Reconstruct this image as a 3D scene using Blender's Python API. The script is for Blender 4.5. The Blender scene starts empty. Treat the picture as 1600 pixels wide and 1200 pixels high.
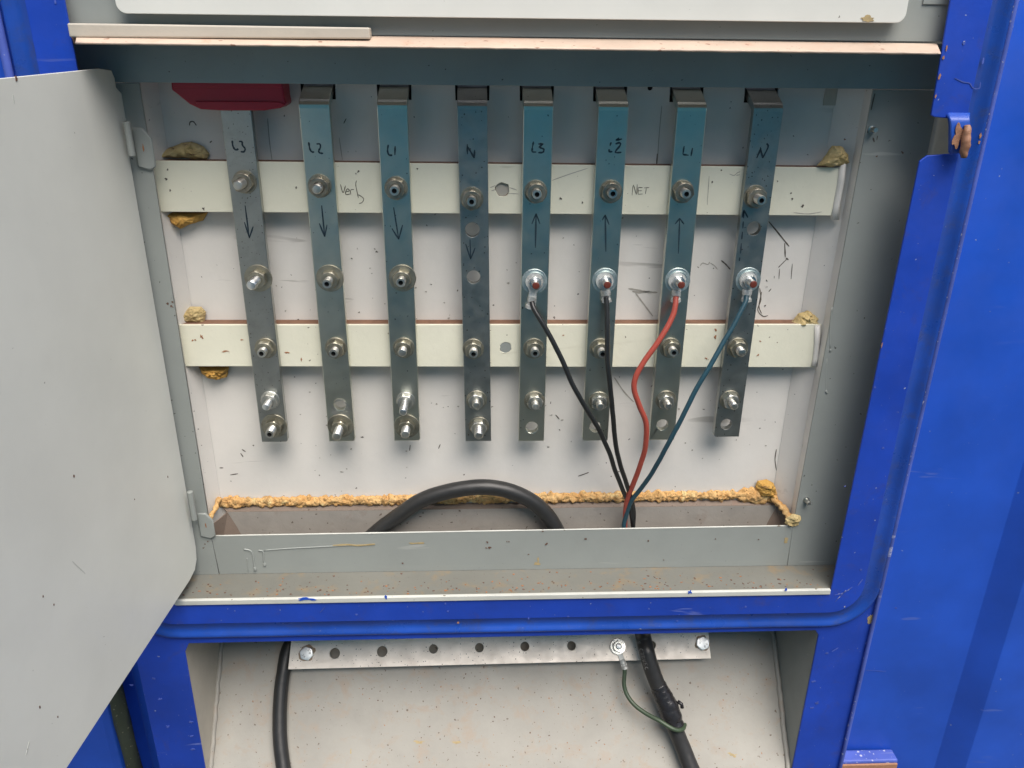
import bpy, bmesh, math, random
from mathutils import Vector, Matrix, noise
from mathutils.geometry import tessellate_polygon
R = math.radians
random.seed(7)
scn = bpy.context.scene
C = scn.collection

# ------------------------------------------------------------------ camera
FPX, PITCH, YAW, ROLL = 1250.4, 22.80, 2.49, -0.62        # focal length in pixels of a 1600 px wide picture
CAM = Vector((0, 0, 1.5))
def cam_axes():
    t, y, r = R(PITCH), R(YAW), R(ROLL)
    fw = Vector((math.sin(y)*math.cos(t), math.cos(y)*math.cos(t), -math.sin(t)))
    rt = Vector((math.cos(y), -math.sin(y), 0)); dn = fw.cross(rt)
    c, s = math.cos(r), math.sin(r)
    return c*rt + s*dn, -s*rt + c*dn, fw
RT, DN, FW = cam_axes()
cd = bpy.data.cameras.new('camera'); cam = bpy.data.objects.new('camera', cd); C.objects.link(cam)
cd.sensor_width = 36; cd.lens = FPX/1600*36; cd.clip_start = .01; cd.clip_end = 500
m = Matrix((RT, -DN, -FW)).transposed().to_4x4(); m.translation = CAM
cam.matrix_world = m
scn.camera = cam

# ------------------------------------------------------------------ light
world = bpy.data.worlds.new('World'); scn.world = world; world.use_nodes = True
wn = world.node_tree.nodes; wl = world.node_tree.links
SUN = Vector((.20, -.50, 1.0)).normalized()
sky = wn.new('ShaderNodeTexSky'); sky.sky_type = 'NISHITA'; sky.sun_disc = False
sky.sun_elevation = math.asin(SUN.z); sky.sun_rotation = math.atan2(SUN.x, SUN.y)
sky.dust_density = 4.0; sky.air_density = 1.0; sky.ozone_density = 1.0
bg = wn['Background']; bg.inputs[1].default_value = .05
wl.new(sky.outputs[0], bg.inputs[0])
sd = bpy.data.lights.new('sun', 'SUN'); sd.energy = 1.5; sd.angle = R(45); sd.color = (1, .955, .90)
so = bpy.data.objects.new('sun', sd); C.objects.link(so)
so.rotation_euler = SUN.to_track_quat('Z', 'Y').to_euler()
scn.view_settings.view_transform = 'Standard'; scn.view_settings.look = 'None'
scn.view_settings.exposure = 1.5; scn.view_settings.gamma = 1

# ------------------------------------------------------------------ pixel of the 1600x1200 photo -> point at depth Y
def ray(x, y):
    d = RT*((x-800)/FPX) + DN*((y-600)/FPX) + FW
    return d.x/d.y, d.z/d.y
def at(x, y, Y):
    a, b = ray(x, y); return Vector((a*Y, Y, 1.5 + b*Y))
def Z(v): return 1.5 + v
PZ, PY, PS = -.917, 1.08, 1.18           # the sloping plate of the lower compartment: z = PZ + (Y-PY)*PS
def on_slope(x, y, off=0.0):
    a, b = ray(x, y); Y = (PZ - PY*PS + math.hypot(1, PS)*off)/(b-PS)
    return Vector((a*Y, Y, 1.5 + b*Y))
SN = Vector((0, -PS, 1)).normalized()    # its normal, towards the viewer
SD = Vector((0, 1, PS)).normalized()     # up the slope

# ------------------------------------------------------------------ object helpers
WP = {}
def tag(o, label=None, cat=None, group=None, kind=None):
    if label: o['label'] = label
    if cat: o['category'] = cat
    if group: o['group'] = group
    if kind: o['kind'] = kind
    return o
def thing(name, loc, label, cat, group=None, kind=None):
    o = bpy.data.objects.new(name, None); C.objects.link(o); o.location = loc; o.empty_display_size = .02
    WP[o] = Vector(loc); return tag(o, label, cat, group, kind)
SPLIT = {'weld_bead', 'channel_end', 'paint_run', 'blue_paint_spot', 'paint_chip', 'paint_scratch', 'door_return', 'door_fold', 'recess_side', 'lower_back', 'rust_stain', 'rib', 'rust_spot', 'scratch', 'reflector_rail', 'drip_plate', 'dark_mark'}
STUFF = {'speck', 'rust_grit'}
def islands(bm):
    seen = set(); out = []
    for v in bm.verts:
        if v in seen: continue
        st = [v]; seen.add(v); g = []
        while st:
            q = st.pop(); g.append(q)
            for e in q.link_edges:
                w = e.other_vert(q)
                if w not in seen: seen.add(w); st.append(w)
        out.append(g)
    return out
def part(name, bm, mat, parent=None, origin=None, smooth=False, bevel=0, label=None):
    if name in SPLIT:
        bm.verts.index_update(); gs = islands(bm)
        if len(gs) > 1:
            for g in gs:
                nb = bmesh.new(); mp = {v: nb.verts.new(v.co) for v in g}; gset = set(g)
                for f in bm.faces:
                    if f.verts[0] in gset: nb.faces.new([mp[v] for v in f.verts])
                o = part1(name, nb, mat, parent, origin, smooth, bevel, label)
            bm.free(); return o
    o = part1(name, bm, mat, parent, origin, smooth, bevel, label)
    if name in STUFF: o['kind'] = 'stuff'
    return o
def part1(name, bm, mat, parent=None, origin=None, smooth=False, bevel=0, label=None):
    """bm is in world coordinates; becomes ONE mesh object."""
    org = Vector(origin) if origin is not None else (WP[parent] if parent else Vector((0, 0, 0)))
    bmesh.ops.translate(bm, verts=bm.verts, vec=-org)
    me = bpy.data.meshes.new(name); bm.normal_update(); bm.to_mesh(me); bm.free()
    if not isinstance(mat, (list, tuple)): mat = [mat]
    for k in mat: me.materials.append(k)
    if smooth:
        for p in me.polygons: p.use_smooth = True
        if smooth == 'angle': me.set_sharp_from_angle(angle=R(35))
    o = bpy.data.objects.new(name, me); C.objects.link(o); WP[o] = org
    o.parent = parent; o.location = org - (WP[parent] if parent else Vector((0, 0, 0)))
    if bevel:
        b = o.modifiers.new('bevel', 'BEVEL'); b.width = bevel; b.segments = 2; b.limit_method = 'ANGLE'; b.angle_limit = R(40)
    if label: o['label'] = label
    return o
def share(name, me, parent, loc, rot=None, mat=None):
    """a copy that shares mesh data, at world point loc"""
    o = bpy.data.objects.new(name, me); C.objects.link(o); o.parent = parent
    o.location = Vector(loc) - WP[parent]; WP[o] = Vector(loc)
    if rot is not None: o.rotation_euler = rot
    return o

# ------------------------------------------------------------------ mesh helpers
def box(bm, a, b):
    vs = [bm.verts.new((x, y, z)) for x in (a[0], b[0]) for y in (a[1], b[1]) for z in (a[2], b[2])]
    for f in ((0,1,3,2),(4,6,7,5),(0,4,5,1),(2,3,7,6),(0,2,6,4),(1,5,7,3)): bm.faces.new([vs[i] for i in f])
    bmesh.ops.recalc_face_normals(bm, faces=bm.faces[:])
def slab(bm, loop, depth, holes=(), midx=0):
    """planar loop (+ holes) of world points, extruded by vector depth"""
    loops = [[Vector(p) for p in loop]] + [[Vector(p) for p in h] for h in holes]
    flat = [p for l in loops for p in l]
    tris = tessellate_polygon(loops)
    f = [bm.verts.new(p) for p in flat]; b = [bm.verts.new(p+Vector(depth)) for p in flat]
    new = []
    for t in tris:
        new.append(bm.faces.new([f[i] for i in t])); new.append(bm.faces.new([b[i] for i in reversed(t)]))
    k = 0
    for l in loops:
        n = len(l)
        for i in range(n):
            j = (i+1) % n
            new.append(bm.faces.new([f[k+i], f[k+j], b[k+j], b[k+i]]))
        k += n
    bmesh.ops.recalc_face_normals(bm, faces=new)
    if not holes: bmesh.ops.dissolve_limit(bm, angle_limit=R(1), verts=f+b, edges=list({e for q in new if q.is_valid for e in q.edges}))
def plateY(pts, y0, y1, holes=()):
    """pts: (x, z) on plane y0, thickness to y1"""
    bm = bmesh.new(); slab(bm, [(x, y0, z) for x, z in pts], (0, y1-y0, 0), [[(x, y0, z) for x, z in h] for h in holes]); return bm
def circle(cx, cz, r, n=28, wob=0):
    return [(cx + r*(1+wob*random.uniform(-1, 1))*math.cos(2*math.pi*i/n), cz + r*(1+wob*random.uniform(-1, 1))*math.sin(2*math.pi*i/n)) for i in range(n)]
def rounded(x0, z0, x1, z1, r, n=5, which=(1,1,1,1)):
    """rectangle, corners bl, br, tr, tl"""
    out = []
    for (cx, cz, a0, w) in ((x0+r, z0+r, 180, which[0]), (x1-r, z0+r, 270, which[1]), (x1-r, z1-r, 0, which[2]), (x0+r, z1-r, 90, which[3])):
        if w: out += [(cx+r*math.cos(R(a0+90*i/n)), cz+r*math.sin(R(a0+90*i/n))) for i in range(n+1)]
        else:
            out.append((x0 if a0 in (180, 90) else x1, z0 if a0 in (180, 270) else z1))
    return out
def catmull(P, n=8):
    P = [Vector(p) for p in P]; Q = [2*P[0]-P[1]] + P + [2*P[-1]-P[-2]]; out = []
    for i in range(1, len(Q)-2):
        a, b, c, d = Q[i-1:i+3]
        for k in range(n):
            t = k/n
            out.append(.5*((2*b) + (c-a)*t + (2*a-5*b+4*c-d)*t*t + (3*b-a-3*c+d)*t**3))
    out.append(P[-1]); return out
def tube(bm, pts, rad, n=14, cap=True, lump=0, seed=0):
    """rad number or function of 0..1"""
    rings = []; N = len(pts); up = None
    for i, p in enumerate(pts):
        t = (pts[min(i+1, N-1)] - pts[max(i-1, 0)]).normalized()
        if up is None: up = t.orthogonal().normalized()
        up = (up - t*up.dot(t)).normalized(); sd_ = t.cross(up)
        r = rad(i/(N-1)) if callable(rad) else rad
        ring = []
        for k in range(n):
            a = 2*math.pi*k/n; d = up*math.cos(a)+sd_*math.sin(a)
            rr = r
            if lump: rr += lump*noise.noise((p + d*r)*160 + Vector((seed, 0, 0)))
            ring.append(bm.verts.new(p + d*rr))
        rings.append(ring)
    for a, b in zip(rings, rings[1:]):
        for k in range(n): bm.faces.new([a[k], a[(k+1) % n], b[(k+1) % n], b[k]])
    if cap: bm.faces.new(rings[0][::-1]); bm.faces.new(rings[-1])
def lathe(bm, prof, n=32, o=Vector((0, 0, 0)), sides=None):
    """profile (radius, distance towards the viewer -Y)"""
    rings = []
    for r, d in prof:
        rings.append([bm.verts.new(o + Vector((r*math.cos(2*math.pi*k/n), -d, r*math.sin(2*math.pi*k/n)))) for k in range(n)])
    for a, b in zip(rings, rings[1:]):
        for k in range(n): bm.faces.new([a[k], a[(k+1) % n], b[(k+1) % n], b[k]])
    bm.faces.new(rings[-1]); bm.faces.new(rings[0][::-1])
    bmesh.ops.recalc_face_normals(bm, faces=bm.faces[:])
def ribbon(bm, pts, w, nrm, h=.00025, taper=True):
    """a flat stroke of ink or a scratch lying on a surface"""
    pts = [Vector(p) for p in pts]; N = len(pts); L = []
    for i, p in enumerate(pts):
        t = (pts[min(i+1, N-1)] - pts[max(i-1, 0)]).normalized(); s = t.cross(nrm).normalized()
        ww = w*.5*random.uniform(.75, 1.2)
        if taper and i in (0, N-1): ww *= .55
        L.append([bm.verts.new(p+s*ww+nrm*h), bm.verts.new(p-s*ww+nrm*h), bm.verts.new(p-s*ww+nrm*h*.1), bm.verts.new(p+s*ww+nrm*h*.1)])
    for a, b in zip(L, L[1:]):
        for k in range(4): bm.faces.new([a[k], a[(k+1) % 4], b[(k+1) % 4], b[k]])
    bm.faces.new(L[0][::-1]); bm.faces.new(L[-1])
FRONT = Vector((0, -1, 0))
def strokes(name, lines, Y, w, mat, parent, smooth=True, label=None):
    bm = bmesh.new()
    for l in lines:
        p = [at(x, y, Y) for x, y in l]
        if smooth and len(p) > 2: p = catmull(p, 5)
        else: p = catmull(p, 3)
        ribbon(bm, p, w, FRONT)
    bmesh.ops.recalc_face_normals(bm, faces=bm.faces[:])
    return part(name, bm, mat, parent, label=label)
def blotch(bm, c, rx, rz, nrm=FRONT, n=22, rough=.35, h=.0004):
    s = Vector((1, 0, 0)); u = nrm.cross(s)
    if u.z < 0: u = -u
    sd_ = random.uniform(0, 99)
    ring = []
    for k in range(n):
        a = 2*math.pi*k/n; q = 1 + rough*noise.noise(Vector((math.cos(a)*1.6+sd_, math.sin(a)*1.6, sd_)))*1.6
        ring.append(c + s*rx*q*math.cos(a) + u*rz*q*math.sin(a))
    slab(bm, [p + nrm*h for p in ring], -nrm*h*.9)

# ------------------------------------------------------------------ materials
class NT:
    def __init__(s, name):
        s.m = bpy.data.materials.new(name); s.m.use_nodes = True
        s.t = s.m.node_tree; s.n = s.t.nodes; s.l = s.t.links; s.b = s.n['Principled BSDF']
        s.co = s.n.new('ShaderNodeTexCoord').outputs['Object']
        oi = s.n.new('ShaderNodeObjectInfo')
        ad = s.n.new('ShaderNodeVectorMath'); ad.operation = 'MULTIPLY_ADD'
        s.l.new(oi.outputs['Random'], ad.inputs[0]); ad.inputs[1].default_value = (3.7, 5.1, 2.3); s.l.new(s.co, ad.inputs[2])
        s.co = ad.outputs[0]
    def val(s, sock, v):
        if hasattr(v, 'is_linked') or hasattr(v, 'links'): s.l.new(v, sock)
        else: sock.default_value = v
    def noise(s, scale, detail=4, rough=.55, stretch=None, dist=0):
        n = s.n.new('ShaderNodeTexNoise'); n.inputs['Scale'].default_value = scale; n.inputs['Detail'].default_value = detail
        n.inputs['Roughness'].default_value = rough; n.inputs['Distortion'].default_value = dist
        co = s.co
        if stretch:
            mp = s.n.new('ShaderNodeMapping'); mp.inputs['Scale'].default_value = stretch
            if len(stretch) > 3: pass
            s.l.new(s.co, mp.inputs[0]); co = mp.outputs[0]
        s.l.new(co, n.inputs['Vector']); return n.outputs[0]
    def ramp(s, v, a, b, lo=0., hi=1.):
        r = s.n.new('ShaderNodeMapRange'); r.inputs[1].default_value = a; r.inputs[2].default_value = b
        r.inputs[3].default_value = lo; r.inputs[4].default_value = hi; s.l.new(v, r.inputs[0]); return r.outputs[0]
    def math(s, op, a, b=0.):
        r = s.n.new('ShaderNodeMath'); r.operation = op; s.val(r.inputs[0], a); s.val(r.inputs[1], b); return r.outputs[0]
    def mix(s, f, a, b):
        r = s.n.new('ShaderNodeMix'); r.data_type = 'RGBA'; s.val(r.inputs[0], f)
        for i, v in ((6, a), (7, b)):
            if isinstance(v, tuple): r.inputs[i].default_value = (*v, 1)
            else: s.l.new(v, r.inputs[i])
        return r.outputs[2]
    def specks(s, scale, size, keep):
        v = s.n.new('ShaderNodeTexVoronoi'); v.inputs['Scale'].default_value = scale
        nz = s.n.new('ShaderNodeTexNoise'); nz.inputs['Scale'].default_value = scale*2.2; s.l.new(s.co, nz.inputs[0])
        av = s.n.new('ShaderNodeVectorMath'); av.operation = 'MULTIPLY_ADD'; s.l.new(nz.outputs[1], av.inputs[0])
        av.inputs[1].default_value = (.6/scale,)*3; s.l.new(s.co, av.inputs[2]); s.l.new(av.outputs[0], v.inputs['Vector'])
        sp = s.n.new('ShaderNodeSeparateColor'); s.l.new(v.outputs['Color'], sp.inputs[0])
        th = s.math('MULTIPLY', sp.outputs[1], size)
        d = s.math('LESS_THAN', v.outputs['Distance'], th)
        k = s.math('GREATER_THAN', sp.outputs[0], 1-keep)
        return s.math('MULTIPLY', d, k)
    def bump(s, h, strength, dist=.001):
        b = s.n.new('ShaderNodeBump'); b.inputs['Strength'].default_value = strength; b.inputs['Distance'].default_value = dist
        s.l.new(h, b.inputs['Height']); s.l.new(b.outputs[0], s.b.inputs['Normal'])

def paint(name, col, rough=.45, var=.12, speck=.25, speck_col=(.05, .03, .02), ssize=.16, rust=0., rust_col=(.30, .13, .04),
          scratch=0., scratch_col=(.5, .5, .5), bump=.25, dirt=.25, coat=0.):
    s = NT(name)
    dark = tuple(c*(1-var) for c in col); lite = tuple(min(1, c*(1+var)) for c in col)
    base = s.mix(s.ramp(s.noise(7, 5), .3, .7), dark, lite)
    if dirt:
        dn = s.math('MULTIPLY', s.ramp(s.noise(16, 8, .7), .48, .78), dirt)
        base = s.mix(dn, base, tuple(c*.55+.02 for c in col))
    if rust:
        rn = s.math('MULTIPLY', s.ramp(s.noise(30, 8, .7, dist=.4), .60-.18*rust, .74-.12*rust), min(1, .4+rust*.5))
        base = s.mix(rn, base, rust_col)
    if scratch:
        sn = s.ramp(s.noise(60, 3, .5, stretch=(.12, 1, 1.0), dist=.6), .70-.05*scratch, .74-.05*scratch)
        s2 = s.ramp(s.noise(5, 2), .45, .62)
        base = s.mix(s.math('MULTIPLY', s.math('MULTIPLY', sn, s2), .7), base, scratch_col)
    if speck:
        base = s.mix(s.math('MULTIPLY', s.specks(95, ssize, speck), .85), base, speck_col)
        base = s.mix(s.math('MULTIPLY', s.specks(230, ssize*1.1, speck*.6), .6), base, speck_col)
    s.l.new(base, s.b.inputs['Base Color'])
    s.l.new(s.ramp(s.noise(22, 5), .3, .7, rough-.07, rough+.12), s.b.inputs['Roughness'])
    if coat: s.b.inputs['Coat Weight'].default_value = coat; s.b.inputs['Coat Roughness'].default_value = .25
    if bump: s.bump(s.noise(90, 5, .6), bump, .0012)
    return s.m
def metal(name, col, rough=.35, var=.2, patch=(.3, .25, .18), patch_amt=.3, bump=.2, metallic=1., speck=0., rvar=.1):
    s = NT(name)
    base = s.mix(s.ramp(s.noise(40, 6, .65), .3, .7), tuple(c*(1-var) for c in col), tuple(min(1, c*(1+var)) for c in col))
    base = s.mix(s.math('MULTIPLY', s.ramp(s.noise(55, 6, .7, dist=.5), .5, .72), patch_amt), base, patch)
    if speck: base = s.mix(s.math('MULTIPLY', s.specks(300, .28, speck), .8), base, (.06, .04, .03))
    s.l.new(base, s.b.inputs['Base Color'])
    s.b.inputs['Metallic'].default_value = metallic
    s.l.new(s.ramp(s.noise(70, 5), .3, .7, rough-rvar*.8, rough+rvar*1.4), s.b.inputs['Roughness'])
    s.bump(s.noise(260, 4, .6), bump, .0006)
    return s.m
def plain(name, col, rough=.6, bump=.15, var=.15, scale=200, metallic=0.):
    s = NT(name)
    s.l.new(s.mix(s.noise(scale*.4, 4), tuple(c*(1-var) for c in col), tuple(min(1, c*(1+var)) for c in col)), s.b.inputs['Base Color'])
    s.b.inputs['Roughness'].default_value = rough; s.b.inputs['Metallic'].default_value = metallic
    if bump: s.bump(s.noise(scale, 4), bump, .0008)
    return s.m
def foam_mat():
    s = NT('foam')
    a = s.mix(s.ramp(s.noise(60, 6, .7), .3, .7), (.60, .30, .09), (.76, .52, .24))
    a = s.mix(s.math('MULTIPLY', s.specks(260, .35, .6), .8), a, (.22, .10, .03))
    a = s.mix(s.ramp(s.noise(35, 7, .75), .54, .68), a, (.24, .12, .045))
    a = s.mix(s.ramp(s.noise(48, 6, .7, dist=.5), .58, .68), a, (.80, .62, .30))
    s.l.new(a, s.b.inputs['Base Color']); s.b.inputs['Roughness'].default_value = .85
    s.bump(s.noise(330, 6, .7), .8, .003); return s.m
def old_foam_mat(name, ca, cb):
    s = NT(name)
    a = s.mix(s.ramp(s.noise(50, 6, .7), .3, .7), ca, cb)
    a = s.mix(s.ramp(s.noise(70, 7, .75, stretch=(.5, 1, 2.2)), .56, .66), a, (.13, .07, .03))
    s.l.new(a, s.b.inputs['Base Color']); s.b.inputs['Roughness'].default_value = .8
    s.bump(s.noise(200, 6, .7), .7, .003); return s.m

M = {}
BLUE = (.014, .085, .52)
M['blue'] = paint('blue_paint', BLUE, .42, .16, .10, (.25, .3, .45), .12, rust=0, scratch=.12, scratch_col=(.08, .14, .5), bump=.08, dirt=.10, coat=.15)
M['blue_worn'] = paint('worn_blue_paint', (.011, .055, .42), .42, .22, .22, (.30, .33, .45), .12, rust=.2, rust_col=(.05, .055, .20), scratch=.35, scratch_col=(.14, .18, .46), bump=.18, dirt=.3)
M['blue_bead'] = paint('glossy_blue_paint', (.012, .060, .34), .30, .25, .3, (.25, .28, .35), .14, scratch=.5, scratch_col=(.14, .18, .30), bump=.16, rust=.35, rust_col=(.05, .06, .12), dirt=.7, coat=.3)
M['blue_edge'] = paint('highlight_and_scuff_blue', (.07, .11, .42), .5, .3, .5, (.5, .5, .6), .3, scratch=1., scratch_col=(.4, .42, .6), bump=.3)  # pale blue puts the rims' highlight into the colour; also real scuffs
M['grey'] = paint('grey_paint', (.285, .305, .290), .40, .05, .30, (.05, .045, .04), .11, scratch=.3, scratch_col=(.45, .45, .43), bump=.12, dirt=.15)
M['lintel'] = paint('lintel_grey_paint', (.24, .31, .33), .35, .08, .22, (.02, .02, .02), .13, scratch=.4, scratch_col=(.4, .42, .42), bump=.12, dirt=.2)
M['door'] = paint('door_grey_paint', (.69, .695, .65), .42, .05, .03, (.12, .10, .08), .10, bump=.07, dirt=.05)
M['white'] = paint('white_interior_paint', (.73, .705, .665), .5, .05, .20, (.08, .07, .06), .11, rust=0, scratch=.25, scratch_col=(.40, .38, .35), bump=.22, dirt=.14)
M['cream'] = paint('cream_paint', (.76, .745, .61), .5, .05, .30, (.12, .09, .06), .13, scratch=.6, scratch_col=(.38, .34, .25), bump=.3, dirt=.14)
M['ledge'] = paint('rust_speckled_grey_paint', (.17, .17, .15), .45, .08, .7, (.10, .06, .035), .17, rust=.40, rust_col=(.27, .185, .09), bump=.25, dirt=.4)
M['slope'] = paint('beige_speckled_paint', (.335, .320, .285), .48, .08, .75, (.12, .08, .055), .15, rust=.45, rust_col=(.36, .27, .195), bump=.22, dirt=.28)
M['lipw'] = paint('pale_grey_lip_paint', (.55, .56, .52), .45, .08, .35, (.15, .12, .08), .2, dirt=.3)
M['drip'] = paint('peach_reflection_paint', (.55, .43, .34), .5, .12, .4, (.25, .12, .08), .25, rust=.3, rust_col=(.55, .30, .2), bump=.4, dirt=.3)  # peach base colours in reflected light on the plate; the rust is real
M['strip'] = paint('beige_strip_paint', (.50, .46, .39), .5, .08, .35, (.12, .09, .07), .14, dirt=.35, bump=.25)
M['brown'] = paint('brown_dusty_paint', (.19, .145, .115), .6, .15, .6, (.06, .04, .03), .2, rust=.25, rust_col=(.22, .12, .08), dirt=.5, bump=.5)
M['channel'] = paint('dusty_grey_paint', (.31, .285, .255), .6, .12, .6, (.09, .06, .045), .22, rust=.12, rust_col=(.20, .13, .10), dirt=.6, bump=.45)
M['bar'] = metal('tarnished_busbar_metal', (.64, .65, .57), .31, .04, (.52, .52, .44), .18, .04, speck=.08, rvar=.03)
M['bar_dull'] = metal('dull_busbar_metal', (.40, .41, .39), .38, .08, (.26, .25, .23), .35, .06, speck=.25, rvar=.05)
M['bar_side'] = M['bar']
M['zinc'] = metal('zinc_plated_steel', (.62, .62, .58), .33, .15, (.35, .30, .24), .35, .25)
M['zinc_new'] = metal('bright_zinc_steel', (.78, .80, .80), .30, .08, (.5, .5, .5), .2, .15)
M['zinc_dirty'] = metal('dirty_zinc_steel', (.36, .33, .27), .42, .25, (.17, .12, .08), .6, .4)
M['washer'] = metal('washer_steel', (.40, .38, .31), .42, .2, (.18, .14, .10), .55, .3)
M['washer_new'] = metal('pale_zinc_washer', (.60, .68, .68), .45, .15, (.42, .47, .46), .5, .4)
M['earth'] = metal('tinned_copper', (.95, .87, .78), .58, .04, (.66, .55, .46), .25, .05, metallic=.55, speck=.5)
M['lug'] = metal('crimped_tin_lug', (.60, .61, .59), .55, .15, (.16, .15, .14), .75, .7, metallic=.55)
M['copper'] = plain('copper_red_tip', (.13, .026, .016), .5)
M['hollow'] = plain('recess_shade', (.012, .011, .010), .8)  # near-black stands in for the shade inside sockets and slots
M['ink'] = plain('marker_ink', (.008, .022, .035), .6, 0)
M['pencil'] = plain('pencil_line', (.12, .11, .09), .8, 0)
M['stain'] = plain('dark_scratch_line', (.10, .085, .07), .8, 0)
M['stain_shade_l'] = plain('faint_scratch_and_hole_shade', (.38, .36, .32), .8, 0)
M['rusty'] = plain('rust', (.33, .15, .07), .85, .6, .5, 300)
M['worn'] = paint('bare_rusty_steel', (.34, .17, .10), .55, .3, .5, (.10, .05, .03), .3, rust=.7, rust_col=(.20, .09, .05), dirt=.7, bump=.7)
M['rust_dark'] = plain('dark_rust', (.13, .07, .05), .85, .6, .5, 300)
M['tan'] = plain('tan_primer', (.40, .31, .16), .8, .5, .35, 300)
M['pink'] = plain('pink_primer', (.36, .18, .10), .7, .5, .25, 300)
M['cable'] = plain('black_cable_rubber', (.022, .022, .022), .42, .12, .3, 300)
M['cable2'] = plain('dark_grey_cable_rubber', (.030, .029, .029), .38, .12, .3, 300)
M['wire_black'] = plain('black_wire_insulation', (.014, .015, .016), .33, .1, .3, 300)
M['wire_red'] = plain('red_wire_insulation', (.36, .065, .045), .42, .1, .2, 300)
M['wire_blue'] = plain('blue_wire_insulation', (.018, .062, .088), .42, .1, .25, 300)
M['wire_green'] = plain('green_wire_insulation', (.045, .070, .040), .42, .1, .25, 300)
M['tape'] = plain('black_electrical_tape', (.020, .019, .021), .22, .5, .3, 420)
M['print'] = plain('grey_cable_print', (.16, .16, .16), .6, 0)
M['stamp'] = plain('stamped_shadow', (.25, .24, .22), .6, 0, metallic=.5)
M['red'] = plain('crimson_plastic', (.33, .008, .030), .42, .1, .15, 120)
M['rubber'] = paint('mossy_rubber', (.035, .045, .028), .8, .3, .5, (.15, .15, .1), .2, bump=.8, dirt=.6)
M['foam'] = foam_mat()
M['foam_pale'] = old_foam_mat('pale_old_foam', (.46, .33, .13), (.58, .47, .25))
M['foam_amber'] = old_foam_mat('amber_foam', (.50, .26, .05), (.62, .38, .10))
M['turq'] = paint('reflector_turquoise', (.19, .70, .78), .5, .05, 0, bump=0, dirt=.1)
M['concrete'] = paint('yard_asphalt', (.085, .085, .068), .85, .15, .3, (.08, .08, .07), .2, bump=.5, dirt=.4)

# ------------------------------------------------------------------ key depths (m in front of the camera)
YB, YF, YW, YBAT, YBAR = .931, .990, 1.034, 1.011, 1.000
XL, XR = -.3861, .4605                     # cabinet opening, left and right

# ================================================================== SETTING
bm = bmesh.new(); box(bm, (-30, -30, -.2), (30, 30, 0))
tag(part('ground', bm, M['concrete']), kind='structure')

# ================================================================== CONTAINER (the blue steel round the cabinet)
con = thing('shipping_container', (0, .95, .1), 'blue painted steel container side with rolled frame around the open cabinet', 'container')
zt, zb = Z(.55), Z(-1.36)
# front sheet of the frame with the notch for the latch
n1, n2, n3, n4 = at(1455, 180, YB), at(1493, 186, YB), at(1489, 240, YB), at(1441, 243, YB)
n4b = at(1437, 252, YB)
lipz = Z(-.7225)
inner = [(at(1485, 0, YB).x+.003, zt), (at(1485, 0, YB).x, at(1485, 0, YB).z), (n1.x, n1.z), (n1.x+.004, n1.z-.002), (n2.x, n2.z), (n3.x, n3.z), (n4.x+.006, n4.z), (n4b.x, n4b.z), (at(1300, 915, YB).x, lipz),
         (-.4287, lipz), (-.4262, Z(-.70)), (-.4250, zt)]
gx, gz, gl = .553, Z(-.7225-.036), -.466
cr = .030
outer = [(gl, zt)] + [(gl + cr - cr*math.cos(R(a)), gz + cr - cr*math.sin(R(a))) for a in range(0, 91, 15)] + \
        [(gx - .045 + .045*math.sin(R(a)), gz + .045 - .045*math.cos(R(a))) for a in range(0, 91, 10)] + [(gx, zt)]
fr = part('frame', plateY(inner + outer, YB, YB+.003), M['blue_worn'], con, bevel=.0009)
# rolled gasket channel sweeping round the opening
def sweep_xz(path, prof):
    bm_ = bmesh.new(); rings = []; N = len(path)
    for i in range(N):
        a, b = path[max(i-1, 0)], path[min(i+1, N-1)]
        t = Vector((b[0]-a[0], 0, b[1]-a[1])).normalized(); nrm = Vector((t.z, 0, -t.x))    # outward = right of travel
        rings.append([bm_.verts.new(Vector((path[i][0], YB-d, path[i][1])) + nrm*u) for u, d in prof])
    n = len(prof)
    for a, b in zip(rings, rings[1:]):
        for k in range(n-1): bm_.faces.new([a[k], a[k+1], b[k+1], b[k]])
    bmesh.ops.recalc_face_normals(bm_, faces=bm_.faces[:]); return bm_
rr = .060
path = [(.5525, zt)]
zc = gz + .045
path += [(.5525, Z(v)) for v in (.3, .1, -.1, -.3, -.5, -.62)]
path += [(.5525 - .045 + .045*math.cos(R(a)), zc - .045*math.sin(R(a))) for a in range(0, 91, 9)]
path += [(x, gz+.0005) for x in (.4, .2, 0, -.2, -.38, -.425)]
path += [(gl + cr - cr*math.sin(R(a)), gz+.0005 + cr - cr*math.cos(R(a))) for a in range(15, 91, 15)]
path += [(gl+.0005, Z(v)) for v in (-.6, -.4, -.2, 0, .2)] + [(gl+.0005, zt)]
path = path[::-1]
prof = [(0, -.0005), (.002, -.0014), (.006, -.0030), (.010, -.0038), (.0135, -.0034), (.0170, -.0018), (.0200, .0002), (.0225, .0010), (.0245, .0004), (.0256, -.001), (.0256, -.012)]
bmb = sweep_xz(path, prof)
part('gasket_channel', bmb, M['blue_bead'], con, smooth=True)
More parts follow.
